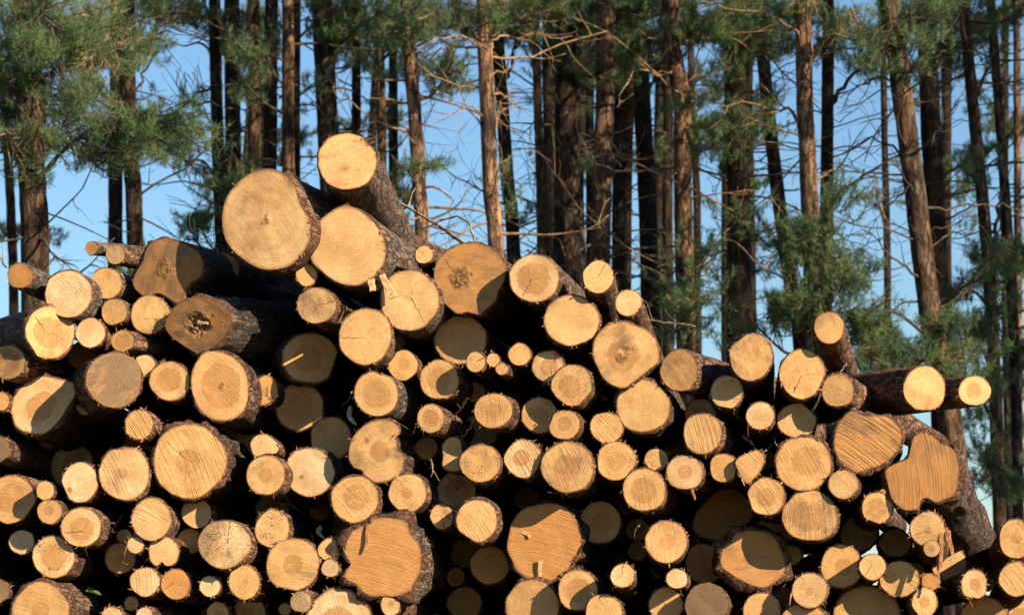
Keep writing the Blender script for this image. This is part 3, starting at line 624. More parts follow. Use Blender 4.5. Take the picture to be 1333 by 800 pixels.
def build_log(idx, u, v, rx, ry, zb, o, label, group, simple=False, pos=None, rad=None):
    rng = np.random.default_rng(1000 + idx)
    yaw = R(o.get('y', 6 + rng.normal(0, 1.6))); pit = R(o.get('p', rng.normal(0, .8)))
    axis = np.array([math.sin(yaw) * math.cos(pit), math.cos(yaw) * math.cos(pit), math.sin(pit)])
    fr = frame(axis)
    big = max(rx, ry)
    n = 26 if simple else (32 if big < 18 else 44 if big < 30 else 64 if big < 44 else 80)
    if pos is None:
        P = hit_plane(u, v, PILE0 + AX0 * (zb + rng.normal(0, .018)), AX0)
    else:
        P = pos
    th = np.linspace(0, 2 * math.pi, n, endpoint=False)
    if rad is not None:
        wob = 1 + .09 * (fbm(np.stack([np.cos(th) * 1.2, np.sin(th) * 1.2, th * 0 + idx * 3.7], 1), 2) - .5) * 2
        outl = np.stack([np.cos(th) * rad * wob, np.sin(th) * rad * wob], 1)
    else:
        if 'poly' in o:
            pl = np.array(o['poly'], float)
            A = np.sum(pl[:, 0] * np.roll(pl[:, 1], -1) - np.roll(pl[:, 0], -1) * pl[:, 1])
            if A > 0: pl = pl[::-1]      # counter-clockwise with y up
            px = loop_spline(pl, n)
            e = px - px.mean(0)
            px = px.mean(0) + e * (1 + .014 * (fbm(np.stack([np.cos(th) * 5, np.sin(th) * 5, th * 0 + idx], 1), 2) - .5) * 2)[:, None]
        else:
            wob = 1 + .10 * (fbm(np.stack([np.cos(th) * 1.1, np.sin(th) * 1.1, th * 0 + idx * 3.7], 1), 2) - .5) * 2
            wob = wob + .02 * (fbm(np.stack([np.cos(th) * 6, np.sin(th) * 6, th * 0 + idx * 1.7], 1), 2) - .5) * 2
            if rng.random() < .3 and big < 40:       # a flat side where the log was trimmed
                a0 = rng.uniform(0, 6.28); wob = np.minimum(wob, .90 / np.maximum(np.cos(th - a0), .3))
            px = np.stack([u + rx * wob * np.cos(th), v - ry * wob * np.sin(th)], 1)
        w3 = hit_plane(px[:, 0], px[:, 1], P, axis)
        outl = ((w3 - P) @ fr)[:, :2]
    cen = outl.mean(0)
    rmean = np.linalg.norm(outl - cen, axis=1).mean()
    CIRC.append((float(P @ SIDE0), float(P[2]), rmean * 1.04))
    root = bpy.data.objects.new('pine_log', None); COL.objects.link(root)
    root.matrix_world = Matrix([[*fr[0], P[0]], [*fr[1], P[1]], [*fr[2], P[2]], [0, 0, 0, 1]])
    root.empty_display_size = .1
    tag(root, label, 'log', group)
    seed = float(rng.uniform(0, 60))
    # --- cut face
    K = 3 if simple else (9 if big < 30 else 14)
    if o.get('hol'): K = 22
    rho = np.linspace(0, 1, K + 1)[1:]
    xy = cen + (outl - cen)[None] * rho[:, None, None]
    xy = np.vstack([cen[None], xy.reshape(-1, 2)])
    rim = np.concatenate([[0], np.repeat(rho, n)])
    p3 = np.column_stack([xy * 14 + seed, xy[:, 0] * 0])
    zz = (fbm(p3, 3) - .5) * .008 * min(1, rmean / .1) * (1 - rim ** 6)
    ta = rng.uniform(0, 6.28)
    s = (xy - cen) @ np.array([math.cos(ta), math.sin(ta)])
    zz = zz + s * rng.normal(0, .035)
    if o.get('hol'):
        rr_ = np.clip((o['rot'] + (fbm(p3 * 2.2, 3) - .5) * .5 - rim) / .25, 0, 1)
        zz = zz - rr_ * o['hol'] * (.45 + 1.1 * fbm(p3 * 6, 3))
    fv = np.column_stack([xy, zz])
    j = np.arange(n); jn = (j + 1) % n
    tri0 = np.column_stack([np.zeros(n, int), 1 + j, 1 + jn, 1 + jn])
    quads = [np.column_stack([1 + k * n + j, 1 + (k + 1) * n + j, 1 + (k + 1) * n + jn, 1 + k * n + jn]) for k in range(K - 1)]
    faces = [list(map(int, t[:3])) for t in tri0] + [list(map(int, q)) for q in np.vstack(quads)]
    pith = cen + (np.array(o['pi']) if 'pi' in o else rng.normal(0, .09, 2) * rmean)
    # rim for rings: distance from the pith blended towards the outline
    rimp = np.clip(np.linalg.norm(xy - pith, axis=1) / rmean, 0, 1) * (1 - rim) + rim * rim
    wood = np.column_stack([xy - pith, rimp])
    fo = obj('cut_face', mesh('cut_face', fv, faces, M_WOOD, True, {'wood': ('FLOAT_VECTOR', wood)}), root)
    for a, b, dflt in (('tone', 't', rng.normal(.1, .55)), ('heart', 'h', .0), ('grey', 'g', max(0, rng.normal(.06, .13))), ('speck', 's', .5 if rng.random() < .12 else 0.), ('saw', 'w', .18), ('knot', 'k', 0.), ('crack', 'c', 1. if rng.random() < .07 else 0.), ('rot', 'rot', 0.), ('sawa', 'sa', rng.uniform(0, 3))):
        fo[a] = float(o.get(b, dflt))
    if fo['tone'] < 1: fo['tone'] = fo['tone'] * 1.5 + .12
    fo['seed'] = seed
    # --- bark
    length = o.get('len', 3.6 + rng.normal(0, .25)) - max(0, zb) * .6
    zs = ZS.copy(); zs[-1] = -length
    zs = zs[(zs > -length) | (zs == -length)]
    if simple: zs = zs[[0, 1, 4, 7, 10, 13, -1]]
    bt = o.get('b', .5)
    thick = o.get('th', .003 + .028 * rmean + (.004 if bt > .6 else 0)) * (1.35 if bt >= .85 else 1.15)
    m = len(zs)
    e = outl - cen; er = np.linalg.norm(e, axis=1); eh = e / er[:, None]
    ringn = lambda sc, o3=3, z=0: fbm(np.stack([np.cos(th) * sc * rmean, np.sin(th) * sc * rmean, th * 0 + z + seed], 1), o3)
    rel = np.zeros((m, n))
    chip = np.clip((ringn(28) - .52) * 6, 0, 1)                         # bits of bark torn off at the edge
    body = er[None] * 0 + er
    blend = np.clip(-zs / (.9 if 'poly' in o else 1.6), 0, 1)[:, None]
    prof = er[None] * (1 - blend) + rmean * blend
    taper = 1 - np.clip(-zs, 0, 9)[:, None] * .018
    grid = np.stack([np.cos(th)[None] * rmean * 20 + 0 * zs[:, None], np.sin(th)[None] * rmean * 20 + 0 * zs[:, None], zs[:, None] * 9 + 0 * th[None] + seed], -1)
    plates = fbm(grid, 3) - .5
    thk = thick * (1.0 + (3.6 if bt > .85 else 2.4 if bt > .6 else 1.6) * plates)
    thk[0] = 0
    fall = np.exp(zs / .05)[:, None] * chip[None]                       # chips fade out a few cm back
    thk = thk * (1 - .85 * fall)
    rr = prof * taper + thk
    zgrid = np.repeat(zs[:, None], n, 1)
    zgrid[1] += (ringn(40, 2, 5) - .45) * thick * 1.3
    zgrid[0] = zgrid[0] - .0008
    zgrid[0] = fv[1 + (K - 1) * n:, 2] - .0005                           # meets the face's rim
    bv = np.concatenate([cen + eh[None] * rr[:, :, None], zgrid[:, :, None]], 2).reshape(-1, 3)
    i = np.arange(m - 1)[:, None] * n
    bf = np.stack([i + j, i + n + j, i + n + jn, i + jn], -1).reshape(-1, 4)
    flist = bf.tolist() + [list(range((m - 1) * n, m * n))[::-1]]
    front = np.zeros((m, n)); front[0] = 1; front[1] = .9; front[2] = .25
    bo = obj('bark', mesh('bark', bv, flist, M_BARK, True, {'front': ('FLOAT', front)}), root)
    bo['btype'] = float(bt); bo['seed'] = seed; bo['lichen'] = float(o.get('li', .15))
    if simple: return root
    # --- frayed rim
    f = o.get('fr', .6)
    cnt = int((10 + rmean * 260) * f)
    if cnt > 3:
        a = strips(outl, cen, rmean, int(cnt * .9), rng, .004, .016, .0006, .0018)
        if a: obj('wood_fibres', mesh('wood_fibres', *a, M_SPL, False), root)['kind'] = 'stuff'
    if f >= .5:
        a = strips(outl, cen, rmean + thick, int((6 + rmean * 160) * f), rng, .008, .026, .0015, .005, -.4)
        if a: obj('bark_shreds', mesh('bark_shreds', *a, M_STRIP, False), root)['kind'] = 'stuff'
    if f >= 1:
        a = strips(outl, cen, rmean + thick, int(3 * f), rng, .02, .05, .002, .006, -.2, True)
        if a: obj('torn_bark', mesh('torn_bark', *a, M_STRIP, False), root)['kind'] = 'stuff'
    li = o.get('li', 0)
    if li >= .7:
        cs = []
        for _ in range(int(10 + rmean * 150)):
            k = rng.integers(n)
            a0 = math.atan2(eh[k][1], eh[k][0])
            if math.cos(a0 + .2) < .2: continue
            z = -abs(rng.normal(.03, .1))
            cs.append([*(cen + eh[k] * (er[k] + thick * .8)), z])
        if cs:
            v, f3 = tufty(cs, rng, 26, .009)
            obj('moss', mesh('moss', v, f3, M_MOSS if bt < .8 else M_LICHEN, False), root)['kind'] = 'stuff'
    return root

ROOTS = []
for i, (u, v, rx, ry, zb, o, lab) in enumerate(LOGS):
    ROOTS.append(build_log(i, u, v, rx, ry, zb, o, lab, 'felled logs of the pile'))
# ------------------------------------------------------------------ logs further in (seen dimly through the gaps) and the courses that carry the pile
TOP = [(-260, 430), (0, 405), (100, 385), (200, 385), (290, 360), (420, 360), (480, 350), (560, 390), (700, 410), (800, 440), (860, 490), (960, 480), (1060, 490), (1120, 530), (1170, 590), (1230, 650), (1290, 685), (1333, 700), (1420, 770), (1520, 860)]
tp = hit_plane(np.array([q[0] for q in TOP]), np.array([q[1] for q in TOP]), PILE0, AX0)
ta_, tb_ = tp @ SIDE0, tp[:, 2]
frame_bottom = float(hit_plane(666.0, 800.0, PILE0, AX0)[2])
fa0 = float(hit_plane(0.0, 700.0, PILE0, AX0) @ SIDE0); fa1 = float(hit_plane(1333.0, 700.0, PILE0, AX0) @ SIDE0)
prng = np.random.default_rng(5)
circ = np.array(CIRC)
fills = []
for r0 in (.15, .12, .095, .075, .055, .045):
    cand = np.column_stack([prng.uniform(ta_[0], ta_[-1], 4500), prng.uniform(0.03, 2.7, 4500)])
    for a, b in cand:
        r = r0 * prng.uniform(.9, 1.1)
        if b + r * 1.3 > np.interp(a, ta_, tb_) or b < r: continue
        if np.any(np.hypot(circ[:, 0] - a, circ[:, 1] - b) < (circ[:, 2] + r) * .90): continue
        below = b < frame_bottom - r or a < fa0 - r or a > fa1 + r
        if below and r < .11: continue
        circ = np.vstack([circ, [a, b, r]])
        fills.append((a, b, r, below))
cells, ORD = {}, ['largest', 'second largest', 'third largest', 'fourth largest', 'fifth largest', 'sixth largest', 'seventh largest', 'eighth largest', 'ninth largest', 'tenth largest']
for k, (a, b, r, below) in enumerate(fills):
    if below: continue
    col_ = ['far left', 'left', 'centre left', 'centre', 'centre right', 'right', 'far right'][int(np.clip((a - fa0) / (fa1 - fa0) * 7, 0, 6))]
    row_ = ['bottom', 'lower', 'middle', 'upper', 'top'][int(np.clip((b - frame_bottom) / .42, 0, 4))]
    cells.setdefault((row_, col_), []).append((-r, k))
sunk = {}
for (row_, col_), q in cells.items():
    q.sort()
    for j, (_, k) in enumerate(q):
        sunk[k] = ('only dim log end' if len(q) == 1 else ORD[min(j, 9)] + ' dim log end') + ' sunk in the dark gaps of the pile, %s %s' % (row_, col_)
for k, (a, b, r, below) in enumerate(fills):
    z = prng.uniform(-.02, .12) if below else prng.uniform(.7, 1.5)
    # the pile's front plane: point with side coordinate a, height b
    P = PILE0 * 0 + SIDE0 * a + np.array([0, 0, b]) + AX0 * (PILE0 @ AX0 + z)
    lab = 'log in the outlying courses that carry the pile' if below else sunk[k]
    build_log(2000 + k, 0, 0, 20, 20, z, D(b=float(prng.choice([.3, .5, .8])), h=float(prng.choice([0, .4, .55]))), lab,
              'outlying logs that carry the pile' if below else 'logs sunk deep in the gaps of the pile', True, P, r)
print('fills', len(fills), sum(f[3] for f in fills))
# ------------------------------------------------------------------ pine trees behind the pile
def unit(v): return v / (np.linalg.norm(v) + 1e-9)

def needles(C, Dr, size, n, width, rng):
    m = len(C)
    if m == 0: return None
    c = np.repeat(C, n, 0); d = np.repeat(Dr, n, 0); k = m * n
    s = np.repeat(np.broadcast_to(size, (m,)), n)[:, None]
    rv = rng.normal(size=(k, 3)); rv /= np.linalg.norm(rv, axis=1)[:, None]
    nd = d * rng.uniform(.35, 1.0, (k, 1)) + rv * .75
    nd /= np.linalg.norm(nd, axis=1)[:, None]
    base = c + d * s * rng.uniform(-.7, .3, (k, 1))
    e = np.cross(nd, rng.normal(size=(k, 3))); e /= np.linalg.norm(e, axis=1)[:, None]
    tip = base + nd * s * rng.uniform(.6, 1.1, (k, 1))
    v = np.stack([base - e * width, base + e * width, tip], 1).reshape(-1, 3)
    return v, np.arange(3 * k).reshape(-1, 3)

def curve(p0, d, L, rng, droop, n=7, wig=.12):
    p = [np.array(p0, float)]; d = unit(np.array(d, float))
    for i in range(n - 1):
        d = unit(d + rng.normal(0, wig, 3) + np.array([0, 0, droop / n]))
        p.append(p[-1] + d * L / (n - 1))
    return np.array(p)

def dead_branch(p0, az, L, rng, r0):
    d = np.array([math.cos(az), math.sin(az), rng.uniform(-.25, .5)])
    pts = curve(p0, d, L, rng, rng.uniform(-.5, .8), 9, .15)
    parts = [tube_arrays(pts, np.linspace(r0, r0 * .25, 9), 4)]
    for _ in range(rng.integers(2, 6)):
        k = rng.integers(3, 9)
        dd = unit(unit(pts[k] - pts[k - 1]) + rng.normal(0, .6, 3))
        q = curve(pts[k], dd, L * rng.uniform(.15, .4), rng, rng.uniform(-.6, .5), 5, .2)
        parts.append(tube_arrays(q, np.linspace(r0 * .45, r0 * .15, 5), 4))
        if rng.random() < .5:
            q2 = curve(q[2], unit(q[3] - q[2] + rng.normal(0, .5, 3)), L * .15, rng, 0, 4, .2)
            parts.append(tube_arrays(q2, np.linspace(r0 * .28, r0 * .12, 4), 4))
    return parts

N_TRI = [0]
def pine(idx, pts, w, Dm, o, label, seen=True):
    rng = np.random.default_rng(300 + idx)
    Dm = Dm * 1.45 if seen else Dm
    base = np.array([at_dist(u, v, Dm) for u, v in pts])       # top of the seen stretch first
    base = base[np.argsort(base[:, 2])]
    lo, hi = base[0], base[-1]
    dn = unit(base[1] - base[0]); up = unit(base[-1] - base[-2])
    foot = np.array([lo[0] + np.clip(-dn[0] / dn[2], -.12, .12) * lo[2] * .5, lo[1], -.15])
    H = max(hi[2] + 3.0, o.get('H', rng.uniform(13.5, 17.5)))
    top = np.array([hi[0] + np.clip(up[0] / up[2], -.1, .1) * (H - hi[2]) * .5, hi[1] + rng.normal(0, .3), H])
    ctrl = np.vstack([foot, base, (hi * .5 + top * .5) + rng.normal(0, .08, 3), top])
    path = spline(ctrl, 70)
    r_ref = w * Dm / F_PX / 2
    z = path[:, 2]
    zref = at_dist(666, 200, Dm)[2]
    rad = r_ref * np.clip(1 + (zref - z) * .03, .0, 1.6)
    rad = np.where(z > hi[2], rad * np.clip((H - z) / (H - hi[2]), .06, 1), rad)
    rad = rad * (1 + .35 * np.exp(-np.clip(z, 0, 9) / .35))
    off = foot.copy(); off[2] = 0
    root = bpy.data.objects.new('pine_tree', None); COL.objects.link(root); root.location = off
    tag(root, label, 'tree', 'pine trees standing behind the pile' if seen else 'unseen pines added to shade the trunks')
    tv, tf = tube_arrays(path - off, rad, 14, .10, idx * 7.7)
    t = obj('trunk', mesh('trunk', tv, tf, M_TRUNK), root)
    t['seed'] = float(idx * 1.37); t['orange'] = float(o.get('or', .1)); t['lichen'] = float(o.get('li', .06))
    def on_trunk(zz):
        k = np.clip(np.searchsorted(z, zz), 1, len(z) - 1); f = (zz - z[k - 1]) / (z[k] - z[k - 1] + 1e-9)
        return path[k - 1] * (1 - f) + path[k] * f, rad[k]
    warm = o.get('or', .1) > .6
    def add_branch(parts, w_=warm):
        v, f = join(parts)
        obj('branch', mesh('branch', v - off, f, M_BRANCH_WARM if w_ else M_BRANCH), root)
    # named limbs, as seen
    for lp in o.get('limbs', []):
        wpx, dz, q = lp
        P3 = np.array([at_dist(u, v, Dm + dz * i / (len(q) - 1)) for i, (u, v) in enumerate(q)])
        k = np.argmin(np.linalg.norm(path - P3[0], axis=1)); P3[0] = path[k] * .75 + P3[0] * .25
        c = spline(P3, 14) + np.vstack([np.zeros(3), rng.normal(0, .018, (13, 3))])
        r = wpx * Dm / F_PX / 2
        parts = [tube_arrays(c, np.linspace(r * 1.1, r * .3, 14), 6)]
        for _ in range(6):
            k = rng.integers(4, 13)
            dd = unit(unit(c[k] - c[k - 1]) + rng.normal(0, .7, 3))
            b = curve(c[k], dd, rng.uniform(.2, .6), rng, rng.uniform(-.6, .5), 6, .22)
            parts.append(tube_arrays(b, np.linspace(r * .4, r * .12, 6), 4))
        add_branch(parts)
    # dead branches and stubs
    z0, z1 = at_dist(666, 430, Dm)[2], at_dist(666, 10, Dm)[2]
    for _ in range(int(o.get('dead', 9) * 1.8)):
        p, r = on_trunk(rng.uniform(max(z0, 1.2), z1))
        az = rng.uniform(0, 6.28)
        L = rng.uniform(.3, 1.0) if rng.random() < .6 else rng.uniform(.9, 2.1)
        add_branch(dead_branch(p + np.array([math.cos(az), math.sin(az), 0]) * r * .7, az, L, rng, rng.uniform(.008, .019)))
    # live foliage: limbs that carry needle tufts
    C, Dd, S = [], [], []
    extra = []
    if seen:
        for _ in range(0 if o.get('or', 0) >= .7 else 1):
            q = base[-1] if rng.random() < .6 else base[-2]
            uu = pts[0][0] + rng.normal(0, 30)
            extra.append((uu, rng.uniform(-30, 80), rng.uniform(22, 45), rng.uniform(14, 26), rng.integers(24, 44)))
        for _ in range(0 if o.get('or', 0) >= .7 else 1):
            extra.append((pts[len(pts) // 2][0] + rng.normal(0, 26), 60 + 300 * rng.random() ** 1.6, rng.uniform(18, 36), rng.uniform(10, 22), rng.integers(10, 26)))
    for (u, v, ru, rv, nt) in o.get('fol', []) + extra:
        dz = rng.uniform(-.9, .7)
        cen = at_dist(u, v, Dm + dz)
        a, b = ru * Dm / F_PX, rv * Dm / F_PX
        depth = max(.5, a * .8)
        st, r = on_trunk(np.clip(cen[2] - rng.uniform(.1, .5), .8, H - 1))
        mid = (st + cen) / 2 + np.array([0, 0, rng.uniform(-.15, .2)])
        limb = spline(np.array([st, mid, cen, cen + unit(cen - st) * a * .6]), 12)
        parts = [tube_arrays(limb, np.linspace(.024, .006, 12), 5)]
        nt = int(nt * 1.1)
        hubs = cen + (rng.normal(size=(max(4, nt // 11), 3)) * .62) * np.array([a * 1.25, depth * 1.2, b * 1.3])
        for _ in range(nt):
            hb = hubs[rng.integers(len(hubs))]
            E = hb + rng.normal(size=3) * np.array([.15, .17, .075])
            S0 = limb[rng.integers(4, 12)]
            if np.linalg.norm(E - S0) > .55: S0 = E + (S0 - E) * .55 / np.linalg.norm(E - S0) * rng.uniform(.6, 1)
            M = (S0 + E) / 2 + rng.normal(0, .05, 3) + np.array([0, 0, -.04])
            tw = spline(np.array([S0, M, E]), 5)
            parts.append(tube_arrays(tw, np.linspace(.008, .0035, 5), 3))
            L = np.linalg.norm(E - S0)
            for s in np.arange(0, min(L * .6, .22), .06):
                f = 1 - s / (L + 1e-6)
                x = np.clip(f * 4, 0, 3.999); i = int(x)
                C.append(tw[i] + (tw[i + 1] - tw[i]) * (x - i) + rng.normal(0, .012, 3)); Dd.append(unit(tw[i + 1] - tw[i] + np.array([0, 0, .25]))); S.append(rng.uniform(.075, .135))
        add_branch(parts, rng.random() < .35)
    pieces = []
    if C:
        pieces.append(needles(np.array(C), np.array(Dd), np.array(S), 20, .0031 * Dm / 27, rng))
    # the crown above the frame
    C, Dd = [], []
    zc = at_dist(666, -25, Dm)[2] if seen else 8.0
    for _ in range(o.get('top', 22)):
        p, r = on_trunk(rng.uniform(zc, H - .2))
        az = rng.uniform(0, 6.28); L = rng.uniform(.8, 2.3) * (1 - .5 * (p[2] - zc) / (H - zc + .1))
        c = curve(p, (math.cos(az), math.sin(az), rng.uniform(0, .5)), L, rng, .3, 7, .1)
        add_branch([tube_arrays(c, np.linspace(.03, .008, 7), 5)])
        for q in c[2:]:
            for _ in range(5):
                C.append(q + rng.normal(0, .2, 3)); Dd.append(unit(rng.normal(size=3) + np.array([0, 0, .4])))
    pieces.append(needles(np.array(C), np.array(Dd), .17, 14, .008, rng))
    v, f = join(pieces)
    N_TRI[0] += len(f)
    obj('crown', mesh('crown', v - off, f, M_NEEDLE, False), root)
    return root

TREES = [
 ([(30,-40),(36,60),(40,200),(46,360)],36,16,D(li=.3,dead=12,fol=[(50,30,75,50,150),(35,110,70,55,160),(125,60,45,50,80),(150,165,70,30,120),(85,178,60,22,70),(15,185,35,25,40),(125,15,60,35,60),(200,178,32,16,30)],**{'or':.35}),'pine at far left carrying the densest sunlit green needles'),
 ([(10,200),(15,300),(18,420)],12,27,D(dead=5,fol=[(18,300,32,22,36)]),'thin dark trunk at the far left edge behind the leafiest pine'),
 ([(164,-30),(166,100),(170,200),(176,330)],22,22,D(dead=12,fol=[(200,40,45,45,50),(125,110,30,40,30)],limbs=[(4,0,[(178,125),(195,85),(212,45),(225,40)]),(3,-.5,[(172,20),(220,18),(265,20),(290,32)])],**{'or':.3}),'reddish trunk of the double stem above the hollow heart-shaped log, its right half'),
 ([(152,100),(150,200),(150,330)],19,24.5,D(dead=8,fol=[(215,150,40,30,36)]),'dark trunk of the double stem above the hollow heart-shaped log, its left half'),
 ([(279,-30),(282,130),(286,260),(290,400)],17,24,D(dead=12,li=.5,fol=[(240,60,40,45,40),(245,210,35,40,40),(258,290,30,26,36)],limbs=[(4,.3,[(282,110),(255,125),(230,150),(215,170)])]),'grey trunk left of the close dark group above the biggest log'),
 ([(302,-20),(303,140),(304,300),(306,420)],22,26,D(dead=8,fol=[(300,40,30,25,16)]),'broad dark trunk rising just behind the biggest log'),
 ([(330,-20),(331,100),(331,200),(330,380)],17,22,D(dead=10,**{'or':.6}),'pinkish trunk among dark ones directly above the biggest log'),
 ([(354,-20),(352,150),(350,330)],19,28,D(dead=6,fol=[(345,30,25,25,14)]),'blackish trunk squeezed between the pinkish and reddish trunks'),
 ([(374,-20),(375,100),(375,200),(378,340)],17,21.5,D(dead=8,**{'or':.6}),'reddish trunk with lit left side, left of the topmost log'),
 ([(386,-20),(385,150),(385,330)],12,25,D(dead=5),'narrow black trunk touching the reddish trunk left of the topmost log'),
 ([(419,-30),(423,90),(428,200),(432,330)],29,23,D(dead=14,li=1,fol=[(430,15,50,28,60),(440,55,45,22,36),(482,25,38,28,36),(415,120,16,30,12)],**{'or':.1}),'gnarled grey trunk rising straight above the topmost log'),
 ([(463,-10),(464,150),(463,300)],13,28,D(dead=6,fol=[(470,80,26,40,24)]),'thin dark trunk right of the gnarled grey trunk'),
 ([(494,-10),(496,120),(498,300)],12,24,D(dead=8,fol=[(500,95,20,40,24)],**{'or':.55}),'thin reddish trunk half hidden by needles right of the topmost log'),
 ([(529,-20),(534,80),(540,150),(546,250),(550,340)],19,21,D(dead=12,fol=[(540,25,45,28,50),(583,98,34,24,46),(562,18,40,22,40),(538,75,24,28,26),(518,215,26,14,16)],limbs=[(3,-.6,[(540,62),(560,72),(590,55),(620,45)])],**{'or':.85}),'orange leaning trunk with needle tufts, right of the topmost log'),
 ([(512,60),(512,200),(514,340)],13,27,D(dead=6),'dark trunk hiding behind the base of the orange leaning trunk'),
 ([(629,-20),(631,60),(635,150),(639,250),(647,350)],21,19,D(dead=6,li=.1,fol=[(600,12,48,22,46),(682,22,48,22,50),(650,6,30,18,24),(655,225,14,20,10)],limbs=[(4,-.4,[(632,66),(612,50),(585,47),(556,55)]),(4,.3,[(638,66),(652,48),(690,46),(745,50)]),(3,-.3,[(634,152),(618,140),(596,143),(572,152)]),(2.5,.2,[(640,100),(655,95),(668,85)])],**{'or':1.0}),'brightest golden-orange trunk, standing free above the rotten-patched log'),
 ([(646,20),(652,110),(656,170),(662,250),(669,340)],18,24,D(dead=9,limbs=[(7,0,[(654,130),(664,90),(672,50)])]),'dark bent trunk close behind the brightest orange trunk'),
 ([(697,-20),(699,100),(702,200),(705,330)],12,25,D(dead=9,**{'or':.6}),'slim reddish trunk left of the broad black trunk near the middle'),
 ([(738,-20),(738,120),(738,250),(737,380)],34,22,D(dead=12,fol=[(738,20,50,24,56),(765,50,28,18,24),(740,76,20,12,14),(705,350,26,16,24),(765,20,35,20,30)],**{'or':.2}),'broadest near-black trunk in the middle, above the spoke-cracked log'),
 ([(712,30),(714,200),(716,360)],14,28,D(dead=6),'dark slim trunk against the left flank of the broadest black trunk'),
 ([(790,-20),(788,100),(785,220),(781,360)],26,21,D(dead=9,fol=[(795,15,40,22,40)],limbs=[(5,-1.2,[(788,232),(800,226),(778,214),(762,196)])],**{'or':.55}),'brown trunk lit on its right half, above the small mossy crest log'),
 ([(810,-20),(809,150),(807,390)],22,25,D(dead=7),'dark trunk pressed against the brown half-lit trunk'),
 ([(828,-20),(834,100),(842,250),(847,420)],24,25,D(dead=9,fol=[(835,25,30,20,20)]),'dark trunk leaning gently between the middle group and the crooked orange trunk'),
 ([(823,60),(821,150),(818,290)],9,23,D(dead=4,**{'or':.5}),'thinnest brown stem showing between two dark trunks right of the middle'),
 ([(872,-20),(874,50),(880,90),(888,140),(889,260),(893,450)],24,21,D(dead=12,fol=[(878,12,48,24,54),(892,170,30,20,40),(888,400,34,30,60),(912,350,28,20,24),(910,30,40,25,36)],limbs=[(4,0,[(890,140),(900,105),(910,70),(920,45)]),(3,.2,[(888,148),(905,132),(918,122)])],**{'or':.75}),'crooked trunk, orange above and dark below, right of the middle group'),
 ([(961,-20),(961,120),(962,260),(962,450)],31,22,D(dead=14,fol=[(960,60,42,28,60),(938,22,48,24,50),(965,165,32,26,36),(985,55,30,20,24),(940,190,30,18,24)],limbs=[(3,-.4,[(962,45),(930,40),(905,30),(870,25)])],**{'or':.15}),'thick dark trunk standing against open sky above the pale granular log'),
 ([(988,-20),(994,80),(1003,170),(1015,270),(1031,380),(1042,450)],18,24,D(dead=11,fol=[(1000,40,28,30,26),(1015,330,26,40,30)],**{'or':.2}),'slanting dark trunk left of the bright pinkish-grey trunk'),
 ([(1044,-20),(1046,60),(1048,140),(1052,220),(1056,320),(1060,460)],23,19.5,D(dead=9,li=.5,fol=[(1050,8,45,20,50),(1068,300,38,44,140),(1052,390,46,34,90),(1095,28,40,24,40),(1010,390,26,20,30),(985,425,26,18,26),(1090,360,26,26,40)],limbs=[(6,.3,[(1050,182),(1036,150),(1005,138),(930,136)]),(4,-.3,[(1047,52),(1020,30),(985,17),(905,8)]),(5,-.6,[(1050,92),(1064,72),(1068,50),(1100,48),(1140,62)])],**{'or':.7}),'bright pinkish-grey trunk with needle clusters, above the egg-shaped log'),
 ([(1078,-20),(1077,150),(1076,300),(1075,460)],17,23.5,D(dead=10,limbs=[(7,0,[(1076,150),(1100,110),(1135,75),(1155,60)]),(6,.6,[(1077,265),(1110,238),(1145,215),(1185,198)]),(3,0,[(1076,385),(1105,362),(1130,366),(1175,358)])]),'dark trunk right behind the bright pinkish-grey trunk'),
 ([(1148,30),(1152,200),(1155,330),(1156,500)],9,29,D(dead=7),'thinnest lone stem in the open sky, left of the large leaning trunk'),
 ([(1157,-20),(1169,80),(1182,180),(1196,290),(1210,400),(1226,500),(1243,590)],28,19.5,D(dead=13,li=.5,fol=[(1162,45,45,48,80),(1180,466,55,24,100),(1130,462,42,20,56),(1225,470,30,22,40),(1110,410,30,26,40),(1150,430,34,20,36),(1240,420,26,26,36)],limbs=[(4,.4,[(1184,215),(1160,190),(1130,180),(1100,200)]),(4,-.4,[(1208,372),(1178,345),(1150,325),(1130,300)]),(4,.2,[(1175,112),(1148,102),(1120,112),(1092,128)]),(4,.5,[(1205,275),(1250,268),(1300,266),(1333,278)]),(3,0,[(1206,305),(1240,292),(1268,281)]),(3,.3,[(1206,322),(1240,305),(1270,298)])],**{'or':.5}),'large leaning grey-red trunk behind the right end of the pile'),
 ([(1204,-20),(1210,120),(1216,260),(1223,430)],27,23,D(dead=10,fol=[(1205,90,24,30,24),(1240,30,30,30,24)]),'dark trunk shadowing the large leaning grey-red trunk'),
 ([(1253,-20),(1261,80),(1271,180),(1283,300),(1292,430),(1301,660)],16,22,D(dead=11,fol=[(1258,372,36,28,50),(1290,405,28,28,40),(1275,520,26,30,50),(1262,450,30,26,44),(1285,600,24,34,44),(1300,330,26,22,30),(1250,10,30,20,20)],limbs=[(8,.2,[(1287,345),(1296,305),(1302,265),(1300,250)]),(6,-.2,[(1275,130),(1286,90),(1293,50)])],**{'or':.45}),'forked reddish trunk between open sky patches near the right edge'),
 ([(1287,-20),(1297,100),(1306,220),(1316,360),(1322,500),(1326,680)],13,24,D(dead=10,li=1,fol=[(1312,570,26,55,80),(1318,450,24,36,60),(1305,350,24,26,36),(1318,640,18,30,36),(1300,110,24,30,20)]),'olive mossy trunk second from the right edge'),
 ([(1322,-20),(1324,120),(1325,300),(1327,680)],10,27,D(dead=8,fol=[(1300,28,40,34,36),(1325,400,18,30,20)],**{'or':.8}),'slim orange trunk at the very right edge'),
]
